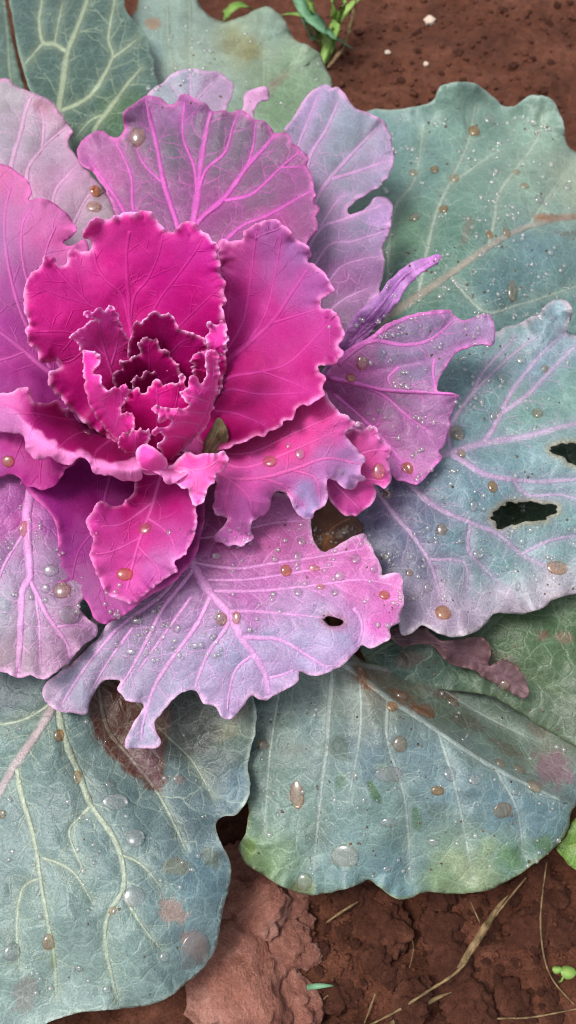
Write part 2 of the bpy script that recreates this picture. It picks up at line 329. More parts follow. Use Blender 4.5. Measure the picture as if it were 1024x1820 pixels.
# ------------------------------------------------------------------ leaf tables: outline, heights (cm) and pigment, in photo pixels
LEAVES = {
'outer_far_left': dict(mat='green', label='sliver of dark blue-green outer leaf at the top left corner', vc='#9fb094',
  out=[(-70,-70),(-40,-120),(-5,-90),(2,-60),(9,0),(20,60),(34,125),(48,170),(90,260),(140,400),(120,430),(60,330),(-10,230),(-70,190)],
  z=[(0,0,6.2),(30,100,7.4),(-60,150,8),(-60,-40,6),(120,400,8)],
  col=[(0,50,'#5d7d74'),(0,140,'#587568')], veins=[(4,[(60,330),(20,140),(14,60),(4,-20)])], rim=('#7f9a88',4), ruffle=(1,40,12)),
'outer_top_left': dict(mat='green', gain=1.0, label='dark blue-green outer leaf with branching pale veins, top left', vc='#c4d2a8',
  out=[(9,-60),(16,0),(27,60),(40,120),(58,170),(95,225),(140,330),(190,460),(222,570),(240,560),(232,400),(236,280),(262,200),(277,168),(280,150),(276,128),(275,108),(267,95),(265,75),(261,60),(250,48),(232,32),(222,10),(214,-60),(190,-110),(130,-150),(60,-130),(20,-90)],
  z=[(130,-50,8),(20,0,8.2),(60,170,9),(272,100,9.2),(240,200,9.4),(210,400,9.4),(225,560,8.5),(120,100,8.8),(225,10,8.8)],
  col=[(80,30,'#48675f'),(160,80,'#46655c'),(230,120,'#4d6c64'),(150,190,'#46655a'),(215,200,'#456a45')],
  veins=[(8,[(165,400),(130,290),(107,200),(112,150),(120,95),(137,50),(155,0),(160,-40)]),
         (4.2,[(120,93),(97,78),(77,75),(70,38),(75,0),(76,-30)]),(2.6,[(77,76),(58,98),(42,116)]),
         (4.4,[(108,196),(135,186),(165,165),(200,103),(193,68),(203,5),(206,-30)]),(2.8,[(200,103),(225,85),(245,68)]),
         (6,[(150,290),(170,228),(190,200),(205,180),(228,148),(252,120)]),(2.4,[(190,202),(160,215),(135,245)]),(2.2,[(97,78),(104,40),(112,4)])],
  rim=('#93b09c',4), ruffle=(1.5,40,14), vgap=1.1, quilt=1.6),
'outer_top': dict(mat='green', gain=1.45, label='pale grey-green wavy outer leaf behind the top pink leaf', vc='#aebf9e',
  out=[(249,-60),(247,-20),(242,15),(228,34),(214,70),(230,200),(280,400),(300,560),(330,570),(400,450),(500,300),(560,210),(588,165),(590,142),(580,124),(572,101),(552,83),(526,72),(512,50),(508,38),(495,22),(475,12),(450,20),(425,32),(396,38),(370,25),(352,2),(340,-60),(310,-95),(270,-90)],
  z=[(245,0,6.2),(340,-50,6.2),(500,30,6),(450,20,6.4),(396,38,5.6),(590,140,5.4),(550,83,6.2),(400,130,7.6),(300,200,8.2),(330,560,7),(300,60,7.2)],
  col=[(270,80,'#768f86'),(320,60,'#8aa294'),(430,80,'#868c64'),(470,50,'#7f9684'),(560,140,'#7c9476'),(500,170,'#74906c'),(400,140,'#8fa392'),(350,20,'#8ba092'),(340,100,'#93a594')],
  stains=[('#b98a68',272,42,12,10,0,.7),('#8a7a60',495,145,26,8,-40,.6),('#a88a84',480,155,20,6,-40,.5),('#8e8650',430,85,34,26,0,.5)],
  veins=[(5,[(330,400),(318,200),(307,120),(300,50),(300,-40)]),(4,[(335,300),(341,170),(339,60),(338,-30)]),
         (3.4,[(350,280),(390,130),(425,80),(440,50)]),(3.4,[(370,300),(440,190),(505,130),(540,90)]),(3,[(470,160),(470,90),(465,40)])],
  rim=('#a5b89c',4), ruffle=(6,42,26), pucker=2.6, vs=.6),
'outer_top_right': dict(mat='green', gain=(1.3, 1.34, 1.34), label='broad blue-green outer leaf with lobed edge at the upper right', vc='#bccab4',
  out=[(600,300),(630,215),(662,195),(702,195),(737,190),(767,182),(777,165),(785,152),(822,145),(842,147),(862,160),(882,176),(900,190),(917,187),(937,172),(952,168),(977,175),(992,192),(1002,220),(1008,255),(1024,270),(1080,290),(1105,420),(1100,560),(1030,605),(900,630),(760,610),(640,640),(520,720),(470,720),(470,660),(540,540)],
  z=[(650,200,5.2),(737,190,5.8),(785,155,7),(835,147,7.4),(895,190,5.6),(955,170,7),(1005,250,6),(1100,400,5.2),(700,400,7),(850,400,7.8),(1000,560,6.6),(760,570,7.7),(480,690,7),(870,300,6.6),(960,330,7)],
  col=[(680,230,'#6d8a86'),(740,300,'#64857c'),(830,170,'#7f9c8c'),(840,240,'#6c8a7c'),(960,220,'#7c9684'),(950,330,'#7e9684'),(1010,320,'#97a48e'),(800,420,'#587a6a'),(720,420,'#5f8268'),(950,450,'#678688'),(900,520,'#587878'),(1010,520,'#607e78'),(740,520,'#5c7c6c')],
  stains=[('#9c6a4c',985,386,40,7,-2,.75),('#b08058',960,388,14,7,0,.8),('#9a8468',910,518,12,16,0,.0),('#8a7a6a',830,410,8,26,14,.5),('#7a5a48',1010,415,30,5,5,.4)],
  veins=[(9,[(560,660),(640,600),(690,562),(740,528),(790,494),(840,458),(878,432),(940,402),(1024,384),(1080,380)],'#bfae9c'),
         (4,[(744,525),(757,455),(775,380),(800,325),(832,255),(845,190)]),(3.6,[(868,440),(880,390),(887,345),(922,295),(957,245),(965,200)]),
         (3.2,[(690,560),(690,460),(702,370),(737,320),(752,230)]),(3,[(800,490),(862,553),(927,540),(977,525),(1050,500)]),(2.6,[(940,402),(975,350),(1010,300)]),(2.6,[(802,325),(850,292),(880,270)])],
  rim=('#b4ccbc',3.5), ruffle=(6,55,32), pucker=2.6, vs=.85),
'outer_right': dict(mat='green', gain=(1.32, 1.36, 1.32), label='blue-grey outer leaf with pink veins and two ragged holes, right side', vc='#e0b2dc',
  out=[(740,590),(810,580),(860,582),(884,590),(897,581),(917,577),(937,565),(957,560),(969,545),(987,532),(1010,536),(1018,555),(1008,590),(1030,600),(1080,640),(1105,800),(1105,960),(1080,1040),(1024,1055),(987,1065),(962,1080),(927,1092),(902,1090),(877,1092),(862,1110),(842,1125),(807,1132),(782,1125),(762,1115),(747,1110),(732,1125),(716,1128),(705,1100),(680,1070),(640,1000),(600,920),(560,860),(500,800),(480,740),(540,700),(660,640)],
  holes=[[(872,917),(880,901),(910,893),(945,890),(975,895),(988,906),(980,918),(955,925),(920,930),(895,938),(878,933)],[(976,798),(990,786),(1015,788),(1045,795),(1045,826),(1015,823),(1000,813)]],
  z=[(990,537,9.8),(900,580,9.3),(1080,640,8.6),(1024,760,9.6),(1095,1000,8),(980,1068,7.2),(870,1100,7.3),(750,1112,7.9),(860,900,9),(760,810,9.7),(560,800,8.6),(640,960,8.7),(900,700,9.2),(1000,900,8.6)],
  col=[(900,610,'#6f8c8c'),(990,560,'#8fa7b0'),(850,700,'#5d7c80'),(960,650,'#6f8f98'),(1010,700,'#76968c'),(940,720,'#6a8c84'),(740,950,'#5f6680'),(700,1000,'#6a6680'),(820,960,'#6a868e'),(860,870,'#6c8c96'),(950,830,'#7c9aa0'),(960,980,'#7e9c9c'),(890,1020,'#648c8c'),(980,1050,'#b9b0b8'),(900,1075,'#b9a8b8'),(780,1100,'#b59cb4'),(740,1080,'#8a7890'),(820,1110,'#a894a8'),(690,900,'#63587a'),(1010,950,'#6f9090')],
  veins=[(8,[(600,770),(700,812),(787,806),(862,787),(937,775),(992,760),(1060,745)]),
         (4.4,[(860,786),(875,765),(892,735),(937,702),(992,645),(1024,615),(1070,590)]),(3.4,[(893,728),(917,685),(962,630),(1004,592)]),
         (5,[(800,806),(825,820),(862,843),(912,852),(962,856),(1024,852),(1080,850)]),(4.8,[(640,800),(720,853),(760,890),(792,910),(852,935),(887,950),(927,985),(972,1008)]),
         (4.2,[(640,830),(697,910),(732,950),(762,995),(777,1035),(784,1070)]),(2.8,[(838,930),(832,960),(837,985),(887,1035)]),(3.4,[(800,800),(800,760),(840,700),(900,640),(950,600)]),
         (2.8,[(840,700),(860,660),(915,600)]),(2.6,[(927,985),(980,960),(1040,950)]),(2.4,[(760,995),(825,1000),(830,1050)]),(2.6,[(912,852),(940,880),(1000,880),(1060,900)])],
  rim=('#e2d2da',7), ruffle=(5,38,26), vw=1.6, pucker=2.2, vs=.8, halo=.3),
'lower_far_right': dict(mat='green', gain=.95, label='mossy green shaded leaf under the right blue-grey leaf', vc='#7f9468',
  out=[(640,1150),(690,1080),(760,900),(900,770),(1000,740),(1095,740),(1095,1300),(1040,1330),(960,1290),(880,1240),(780,1225),(690,1205)],
  z=[(680,1150,5.2),(760,900,6),(900,1080,5.4),(1080,1030,5.6),(1000,760,6.2),(1080,1300,3.4),(800,1210,4.2),(950,1180,4.7)],
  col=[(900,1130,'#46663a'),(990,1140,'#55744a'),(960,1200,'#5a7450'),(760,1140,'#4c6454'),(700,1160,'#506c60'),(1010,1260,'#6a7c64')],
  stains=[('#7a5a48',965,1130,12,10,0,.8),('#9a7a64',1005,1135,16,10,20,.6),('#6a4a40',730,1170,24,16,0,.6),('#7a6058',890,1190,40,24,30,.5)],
  veins=[(4,[(650,1170),(760,1100),(900,1000),(1060,900)]),(3,[(820,1130),(900,1180),(1010,1240)])], rim=('#7c8f6c',3), vs=.4, pucker=3),
'dried_purple': dict(mat='dry', label='dark purple-brown withered leaf under the right leaf edge', vc='#8a6a78',
  out=[(690,1125),(705,1115),(735,1108),(752,1108),(765,1125),(790,1138),(822,1135),(850,1132),(872,1150),(868,1185),(892,1172),(918,1184),(936,1214),(938,1240),(918,1238),(895,1222),(860,1205),(840,1190),(800,1180),(770,1150),(740,1145),(715,1150)],
  z=[(700,1125,6.2),(750,1115,6.4),(870,1150,6),(960,1250,4.9),(900,1190,5.6),(800,1170,5.8)],
  col=[(720,1130,'#3f2a30'),(790,1150,'#4a3038'),(850,1165,'#54363c'),(900,1195,'#5e474c'),(945,1235,'#6a5456')],
  veins=[(2.5,[(700,1135),(780,1145),(860,1180),(950,1245)])], rim=('#7a5a5c',3), ruffle=(4,22,14), pucker=3, vs=.3),
'lower_right': dict(mat='green', gain=(1.1, 1.1, 1.0), label='large folded blue-green lower leaf on the right, spotted, above the soil', vc='#c0cec2',
  out=[(400,990),(440,1100),(440,1240),(430,1350),(441,1440),(437,1480),(424,1505),(436,1534),(470,1558),(512,1580),(542,1590),(587,1586),(637,1573),(657,1564),(677,1580),(707,1597),(727,1597),(752,1586),(812,1588),(857,1585),(902,1566),(942,1541),(987,1506),(1010,1475),(1018,1440),(1060,1400),(1090,1350),(1080,1310),(1024,1300),(1000,1275),(950,1250),(880,1220),(800,1200),(700,1185),(640,1172),(560,1080),(480,980)],
  z=[(430,1000,8),(445,1240,5.6),(435,1400,4.4),(428,1505,3.4),(550,1590,2.7),(655,1566,3.2),(715,1597,2.4),(810,1587,2.8),(900,1566,3),(1015,1450,4),(1085,1350,4.2),(615,1185,7.6),(690,1240,7.0),(780,1300,6.3),(900,1375,5.4),(980,1420,4.6),(720,1215,5.6),(850,1260,4.8),(980,1310,4.3),(660,1185,6.6),(600,1400,5.3),(750,1470,4.6),(560,1260,6.0),(580,1200,7)],
  col=[(480,1300,'#6f8680'),(560,1280,'#7a9294'),(620,1240,'#7a8a86'),(520,1450,'#7a9690'),(600,1520,'#7d9ba0'),(690,1560,'#7496a0'),(700,1450,'#7c9a98'),(800,1400,'#7894a0'),(760,1340,'#7e9aa4'),(900,1440,'#7292a2'),(960,1450,'#6c8c98'),(850,1540,'#93a886'),(920,1530,'#6c9080'),(470,1530,'#7c9a70'),(720,1230,'#6a7062'),(800,1260,'#6c7c6c'),(900,1300,'#6c8070'),(980,1340,'#7c8676'),(850,1230,'#6f8478'),(660,1200,'#8a7a68'),(800,1580,'#86a07c'),(660,1350,'#6e8894')],
  stains=[('#a0765c',645,1200,26,12,58,.8),('#8a5a3e',715,1240,26,14,28,.7),('#9a6c50',750,1262,28,11,20,.7),('#96707c',985,1365,38,30,30,.75),('#3f6a3a',664,1405,8,22,-25,.85),('#4f7a4a',740,1455,8,20,-10,.6),('#577c4c',605,1390,12,12,0,.5),('#7f9c4c',442,1512,12,18,10,.7),('#5f8a48',655,1572,12,8,0,.8),('#5f8a4c',905,1520,22,18,30,.6),('#6a9450',965,1500,16,14,0,.6),('#8c9a50',540,1572,18,16,0,.6),('#b0c090',825,1545,44,18,40,.5),('#93a892',690,1372,26,12,35,.6),('#8a6a60',528,1410,13,24,0,.6),('#a0b49a',612,1520,24,20,0,.7),('#4f7248',520,1500,10,12,0,.5),('#6a5a52',520,1330,20,10,0,.3),('#5c4a3e',830,1285,40,12,22,.5),('#6a5640',900,1330,34,10,28,.5),('#7a5a48',790,1235,30,8,14,.6),('#4c5a48',600,1330,30,18,40,.5),('#50604c',780,1440,26,16,20,.45),('#4c6050',560,1480,22,26,0,.4),('#86705c',955,1300,24,10,30,.5)],
  veins=[(7,[(450,1040),(540,1120),(600,1172),(640,1200),(690,1240),(735,1268),(780,1300),(840,1340),(900,1375),(985,1415),(1050,1440)]),
         (4.5,[(560,1140),(588,1190),(584,1260),(580,1330),(570,1420),(560,1520)]),(4,[(600,1175),(700,1192),(800,1212),(900,1245),(980,1285)]),(3,[(690,1240),(690,1320),(720,1420),(730,1560)]),
         (3,[(640,1205),(640,1300),(620,1420)]),(3,[(780,1300),(810,1400),(830,1500),(840,1560)]),(2.6,[(760,1205),(850,1265),(960,1320)]),(2.6,[(500,1200),(480,1340),(470,1480)]),(2.6,[(880,1365),(920,1440),(930,1520)])],
  folds=[([(600,1168),(640,1198),(690,1238),(735,1266),(780,1298),(840,1338),(900,1373),(990,1418)],1.2,-22)], rim=('#a9b888',3.5), ruffle=(5,42,26), pucker=3.0, vs=.8, quilt=1.8),
'leaf_edge_right': dict(mat='green', label='bright yellow-green leaf tip at the right edge near the soil', vc='#9fb860',
  out=[(990,1508),(1004,1488),(1015,1465),(1034,1446),(1064,1442),(1092,1460),(1102,1492),(1090,1526),(1064,1548),(1040,1554),(1022,1546),(1006,1530)],
  z=[(992,1508,2.2),(1030,1450,2.8),(1090,1500,2.6),(1025,1545,1.8)], col=[(1010,1500,'#6f9a3a'),(1050,1500,'#7aa548')],
  veins=[(3,[(1085,1500),(1040,1500),(1005,1506)])], rim=('#9abf5a',3)),
'lower_left': dict(mat='green', label='large blue-green lower left leaf with pale veins and big droplets', vc='#cfd9b6', holerim='#6a4a38',
  out=[(-60,1130),(0,1080),(60,1020),(200,930),(280,900),(330,960),(380,1080),(430,1180),(450,1238),(455,1292),(444,1340),(440,1365),(445,1395),(440,1420),(422,1446),(392,1454),(384,1474),(399,1510),(410,1538),(410,1565),(400,1600),(392,1645),(385,1680),(370,1710),(345,1735),(310,1765),(270,1785),(200,1795),(140,1800),(100,1812),(60,1830),(0,1848),(-90,1830),(-170,1740),(-210,1580),(-190,1380),(-130,1220)],
  z=[(452,1245,6.5),(455,1295,6.2),(443,1395,5.2),(388,1460,5.3),(410,1550,4.6),(372,1710,3.4),(200,1795,3.6),(85,1820,3.2),(-70,1860,3.4),(-70,1400,6),(150,1500,6),(90,1255,7.6),(250,1330,5.9),(250,1100,7.6),(300,940,7.2),(40,1050,7.8),(360,1330,5.5),(330,1600,5),(250,1680,5.2),(340,1670,4.2)],
  col=[(30,1480,'#86a09c'),(120,1600,'#88a49c'),(60,1700,'#8ca69c'),(200,1700,'#8aa69c'),(300,1620,'#7c9896'),(250,1500,'#76908e'),(160,1350,'#748c86'),(60,1290,'#5f7e74'),(20,1240,'#5d6e74'),(330,1450,'#647a7c'),(380,1350,'#566864'),(350,1270,'#4c5a52'),(420,1300,'#687868'),(420,1400,'#6f8a92'),(370,1560,'#6c8c94'),(360,1650,'#7c989a'),(130,1780,'#9db6ac'),(0,1350,'#7f9c94')],
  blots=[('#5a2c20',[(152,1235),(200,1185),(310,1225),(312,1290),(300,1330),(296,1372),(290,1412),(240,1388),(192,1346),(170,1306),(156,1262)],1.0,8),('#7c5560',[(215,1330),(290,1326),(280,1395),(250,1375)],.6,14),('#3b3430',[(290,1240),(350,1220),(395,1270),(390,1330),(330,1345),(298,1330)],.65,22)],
  stains=[('#b79a8c',306,1618,20,26,-40,.8),('#b08a80',345,1675,26,16,60,.6),('#8a8668',315,1540,22,16,0,.6),('#7a7a58',378,1525,14,22,-20,.5),('#8f8a6c',400,1300,22,16,0,.5),('#8e6a5c',322,1385,12,8,0,.5),('#8d7e78',45,1770,20,34,10,.5),('#7f8f4a',95,1705,5,14,0,.5),('#6a4a3a',425,1265,16,18,0,.4)],
  veins=[(11,[(200,1060),(130,1170),(92,1258),(60,1312),(25,1362),(-5,1415),(-50,1490)],'#e2c4c4'),
         (5,[(30,1365),(35,1400),(60,1490),(72,1565),(84,1635),(97,1705),(100,1770)]),
         (6.5,[(110,1190),(105,1265),(120,1325),(138,1368),(162,1430),(200,1485),(217,1530),(219,1580),(193,1625),(187,1675),(200,1740),(210,1780)]),
         (3,[(219,1585),(232,1612),(260,1655),(290,1690)]),(2.8,[(75,1525),(105,1535),(135,1555),(165,1605)]),(4,[(170,1190),(190,1290),(225,1338),(275,1400),(312,1468),(330,1510)]),
         (2.8,[(162,1432),(140,1455),(124,1475),(128,1500),(150,1550)]),(2.6,[(72,1560),(40,1580),(30,1640),(34,1720)]),(3,[(190,1185),(280,1290),(340,1350),(380,1420)]),(2.6,[(217,1520),(250,1535),(290,1580)]),(3,[(92,1250),(40,1280),(-20,1290)])],
  rim=('#dcefdc',3.6), ruffle=(3.4,55,26), pucker=2.6, halo=.25, stiff=1),
'left_upper_grey': dict(mat='grey', gain=(1.1, 1.15, 1.1), label='pinkish grey leaf at the left edge with pink midrib', vc='#e6b2dc',
  out=[(-75,150),(0,141),(12,139),(25,150),(40,158),(60,164),(85,175),(95,182),(107,200),(120,217),(129,232),(123,245),(121,255),(132,272),(143,290),(155,303),(166,318),(185,335),(198,358),(207,388),(200,430),(180,500),(160,600),(80,600),(0,480),(-70,420),(-112,330),(-115,230)],
  z=[(-60,145,11.4),(12,140,11.6),(130,232,11.2),(120,255,10.9),(165,315,11.3),(205,385,11),(50,300,11.6),(120,590,10.6),(-60,400,11.5),(60,230,11.2)],
  col=[(20,170,'#a8a2ac'),(60,230,'#a398a6'),(90,200,'#b58ea6'),(20,260,'#a59cae'),(90,280,'#ad96ae'),(120,310,'#bd8cb4'),(175,340,'#a893a4'),(180,380,'#b09cae'),(60,330,'#b88aac')],
  stains=[('#a67484',75,190,16,12,20,.6)],
  veins=[(6,[(60,480),(20,310),(26,272),(38,232),(45,200),(55,172)]),(4,[(70,400),(48,312),(75,265),(95,245),(124,222)]),(3,[(90,400),(98,342),(118,315),(140,292)]),(3,[(40,400),(-10,300),(-30,240)]),(2.6,[(75,262),(78,220),(72,186)]),(2.6,[(120,420),(150,360),(170,330)])],
  rim=('#dd9fcc',5), ruffle=(2,30,14)),
'back_small': dict(mat='grey', gain=(1.12, 1.18, 1.12), label='small pale leaf with square pink tab behind the top leaf', vc='#cfa5cf',
  out=[(255,185),(262,166),(275,155),(292,147),(300,134),(320,125),(345,121),(370,127),(390,127),(405,140),(416,152),(410,175),(402,195),(414,205),(430,196),(434,170),(442,160),(470,154),(478,161),(478,176),(462,180),(454,190),(452,212),(470,240),(430,350),(350,540),(310,540),(270,300),(240,220)],
  z=[(345,122,12.4),(470,154,11.8),(262,165,12.2),(410,180,11.8),(430,350,11.4),(330,530,10.4),(300,250,12.2)],
  col=[(340,150,'#8f97a8'),(300,160,'#93a0aa'),(390,150,'#a58cae'),(460,168,'#c38cba'),(440,200,'#b490ac')],
  veins=[(4,[(340,400),(338,220),(340,160),(338,130)]),(2.6,[(339,190),(365,160),(385,140)]),(2.4,[(339,200),(315,165),(305,150)])], rim=('#ecbce8',4.5), ruffle=(1.5,22,12)),
'top_pink_grey': dict(mat='grey', gain=(.8, .84, .82), label='wide fan-shaped grey-purple leaf with bright pink veins behind the heart', vc='#e262cc',
  out=[(206,385),(198,362),(190,342),(176,320),(165,306),(143,291),(138,270),(143,257),(150,245),(165,237),(180,232),(195,242),(210,245),(220,233),(220,221),(218,201),(225,192),(240,182),(255,172),(270,170),(285,173),(300,184),(314,184),(320,170),(330,167),(345,175),(360,183),(372,193),(388,198),(400,195),(410,200),(425,194),(440,200),(450,210),(468,213),(480,225),(488,237),(500,235),(514,238),(520,256),(532,262),(547,280),(545,295),(554,310),(557,330),(562,345),(560,360),(569,372),(563,385),(566,398),(565,410),(556,418),(547,428),(520,500),(420,600),(340,680),(290,680),(230,560)],
  z=[(138,268,12.6),(220,200,13.8),(195,242,13),(330,167,14),(300,184,13.4),(480,225,13.6),(560,350,13.8),(548,425,14),(330,400,12.6),(330,670,11.2),(200,370,12.4),(440,320,13.2),(250,300,12.9)],
  col=[(180,260,'#b06aa4'),(160,270,'#c878b8'),(190,310,'#bb68a4'),(240,260,'#857684'),(300,260,'#74707e'),(340,240,'#7e6c86'),(390,270,'#766e7e'),(440,250,'#807688'),(500,280,'#8f6a8c'),(530,320,'#9c5c92'),(450,340,'#866684'),(380,360,'#a0508f'),(300,360,'#965e90'),(240,350,'#96648f'),(220,390,'#a85c98'),(480,390,'#b04c94'),(330,200,'#9c62a0'),(270,200,'#a070a4'),(390,380,'#a05090')],
  veins=[(10,[(325,620),(335,480),(345,390),(352,340),(358,285),(368,225),(376,197)]),(6.5,[(325,470),(315,400),(302,360),(290,320),(280,265),(267,210),(260,176)]),
         (4,[(290,470),(250,400),(236,368),(234,320),(220,280),(203,250)]),(7,[(335,440),(352,394),(400,350),(440,295),(470,262),(488,240)]),(4,[(352,340),(366,302),(400,270),(415,222),(426,198)]),
         (4.2,[(395,355),(410,354),(450,343),(500,297),(534,268)]),(4.6,[(350,480),(425,405),(480,380),(540,346),(560,336)]),(3.2,[(350,350),(345,296),(325,240),(329,172)]),(3.2,[(290,325),(268,305),(252,285),(242,262)]),
         (2.6,[(440,295),(450,260),(455,215)]),(2.6,[(500,297),(540,296)]),(4,[(240,420),(222,380),(205,350),(160,285)])],
  rim=('#d878c0',6), ruffle=(2.4,26,14), halo=.22, vs=.95, vgap=1.4, vw=1.1),
'right_upper_grey': dict(mat='grey', gain=(1.08, 1.15, 1.1), label='two-lobed blue-grey leaf with pink rim and notch, right of top leaf', vc='#e4aae2',
  out=[(505,238),(512,222),(522,208),(536,185),(550,166),(566,156),(580,150),(590,157),(600,155),(612,166),(625,185),(640,195),(665,205),(682,215),(692,232),(697,252),(702,272),(697,298),(680,325),(655,343),(632,357),(618,370),(622,382),(640,378),(655,366),(665,352),(685,350),(697,366),(697,385),(690,420),(680,440),(684,470),(676,510),(660,540),(630,570),(600,620),(500,690),(420,700),(400,640),(470,500),(510,380)],
  z=[(505,235,11.6),(580,150,11.4),(700,270,10.6),(690,330,10.5),(620,374,11),(692,360,11),(684,470,10.6),(640,545,11),(600,600,11),(430,680,10.6),(560,300,11.2),(600,450,11.2)],
  col=[(560,190,'#9c8cb4'),(600,210,'#8894a4'),(640,260,'#8795a0'),(600,290,'#858e9e'),(560,300,'#8f84a0'),(670,280,'#a294b4'),(570,360,'#8c7e98'),(660,400,'#8a84a0'),(600,420,'#90789c'),(640,470,'#95689a'),(610,500,'#9a5c94'),(590,550,'#8a6a8c'),(690,390,'#b08cc4')],
  veins=[(6,[(450,620),(530,440),(565,350),(585,320),(620,280),(672,226)]),(4,[(560,370),(548,290),(580,230),(602,180)]),(3.2,[(540,400),(530,270),(548,215),(566,166)]),(3.6,[(588,318),(630,306),(690,285)]),
         (4.4,[(510,520),(566,410),(610,390),(660,372),(682,362)]),(3.6,[(510,560),(580,440),(630,428),(688,410)]),(3,[(520,600),(600,480),(640,462),(680,455)]),(2.6,[(566,408),(590,370),(610,345)]),(3,[(550,600),(600,540),(660,510)])],
  rim=('#ecb6e6',5), ruffle=(2.2,26,14), halo=.3),
'left_pink': dict(mat='pink', gain=(.95, 1.25, 1.0), label='large pink-mauve leaf at the left edge beside the heart', vc='#dd78c4',
  out=[(-75,280),(0,292),(15,295),(35,309),(52,324),(55,343),(50,355),(70,352),(95,360),(115,375),(130,395),(136,408),(124,424),(113,430),(120,437),(135,433),(150,425),(158,440),(152,462),(140,520),(170,620),(230,720),(200,760),(110,745),(40,735),(-75,735),(-140,640),(-160,500),(-140,360)],
  z=[(-60,285,14.6),(50,340,14.6),(130,400,14.4),(157,440,13.8),(0,500,14.4),(-60,700,13.8),(0,650,13.8),(110,690,12.6),(210,730,11.6),(100,560,13.2)],
  col=[(0,310,'#cc72a8'),(40,340,'#c672a8'),(20,380,'#b078a4'),(90,380,'#c870ac'),(100,420,'#cc5aa4'),(30,450,'#b06aa4'),(0,420,'#a578a8'),(20,520,'#b258a4'),(20,580,'#b848a4'),(30,650,'#b03894'),(80,680,'#8c1c74'),(0,690,'#b44aa0')],
  veins=[(6,[(190,700),(110,670),(80,655),(45,625),(0,590),(-50,560)]),(4,[(90,655),(40,560),(15,470),(8,390),(20,330)]),(3.4,[(110,660),(70,560),(42,470),(40,400),(60,365)]),(3,[(120,640),(95,540),(80,460),(100,400)]),(3,[(45,625),(0,640),(-50,640)])],
  rim=('#e88ccc',5), ruffle=(2.6,24,14), halo=.3),
'right_spread': dict(mat='grey', gain=(.98, 1.2, 1.0), label='spreading mauve leaf with hot pink veins pointing right', vc='#f07cdc',
  out=[(560,690),(578,668),(590,650),(626,621),(660,597),(693,574),(726,560),(759,555),(799,551),(806,560),(822,569),(839,566),(859,558),(872,561),(879,583),(877,612),(859,612),(836,616),(812,627),(790,655),(776,694),(816,702),(811,714),(802,740),(796,769),(789,792),(779,801),(787,812),(776,826),(759,845),(739,861),(719,856),(703,853),(690,840),(660,820),(600,800),(520,760),(440,760),(400,720),(440,690)],
  z=[(580,669,12.7),(660,596,13.4),(760,555,13.2),(879,583,12.4),(850,613,12.3),(774,692,12.3),(816,702,12.4),(789,792,11.2),(740,860,10.8),(640,780,11.4),(593,722,12),(700,650,12.5),(420,720,11.2),(690,800,11.1),(720,720,12)],
  col=[(600,650,'#b84a9c'),(660,610,'#9c6498'),(720,580,'#86729a'),(690,630,'#80749a'),(780,580,'#8c74a0'),(850,585,'#a884b8'),(740,650,'#84709a'),(640,690,'#9c4c90'),(700,720,'#8c6690'),(760,730,'#a670a8'),(740,790,'#aa64a4'),(720,830,'#c868b8'),(620,720,'#a44890'),(660,760,'#a85098')],
  veins=[(5.5,[(440,720),(530,680),(587,669),(643,664),(709,652),(772,637),(822,613),(862,604)]),(4.6,[(600,648),(626,621),(666,606),(719,613),(766,603),(808,567)]),(5,[(585,672),(620,679),(676,692),(743,697),(808,701)]),
         (3.2,[(640,684),(683,704),(719,735),(759,765)]),(3.4,[(592,700),(640,740),(690,790),(730,840)]),(4,[(600,646),(660,602),(726,564),(795,555)]),(2.6,[(709,652),(690,672),(700,690)]),(2.4,[(772,637),(770,660),(774,690)])],
  folds=[([(585,672),(620,679),(676,692),(743,697),(808,701)],.5,18)], rim=('#e688d4',4), ruffle=(2.0,26,12), halo=.25),
'right_narrow': dict(mat='grey', gain=(1.5, 1.4, 1.35), label='narrow folded violet leaf lobe pointing to the upper right', vc='#c070cc',
  out=[(560,680),(600,620),(620,580),(630,562),(670,525),(709,481),(728,468),(746,460),(764,457),(779,452),(786,457),(773,471),(750,482),(733,498),(719,517),(700,546),(680,573),(655,598),(620,640),(590,690)],
  z=[(780,455,14),(709,481,13.7),(630,562,13.2),(680,573,13.2),(719,516,13.4),(570,680,11.8),(668,548,13.9),(730,480,14.2)],
  col=[(740,470,'#a888bc'),(690,520,'#8e72a8'),(650,560,'#7c5c94'),(640,590,'#94629c'),(780,457,'#c084cc'),(700,530,'#9c7ab0')],
  veins=[(4,[(590,660),(640,590),(680,540),(720,490),(770,460)]),(2.6,[(620,610),(660,580),(700,530)])], rim=('#d08cdc',4), halo=.3),
'stage_brown': dict(mat='dry', label='rusty brown dried leaf scrap in the gap below the pink leaves', vc='#a07050',
  out=[(535,940),(560,905),(583,890),(615,905),(645,930),(640,960),(600,985),(570,992),(545,970)],
  z=[(535,940,9.6),(583,890,10),(645,940,9.3),(575,990,9.2),(590,940,9.2)],
  col=[(570,950,'#52301f'),(590,930,'#5c3a2c'),(615,945,'#443430'),(560,970,'#6e4428')], veins=[(2.5,[(570,985),(590,940),(625,920)])], rim=('#4a3028',4), pucker=3, stains=[('#b08050',575,960,14,9,-30,.6),('#c0b0a0',610,945,5,18,50,.5)]),
'lower_big': dict(mat='grey', gain=(1.2, 1.03, 1.08), label='broad lilac-blue lower leaf with pink ribs and torn dangling lobe', vc='#f2aeec', holerim='#9a6a7c',
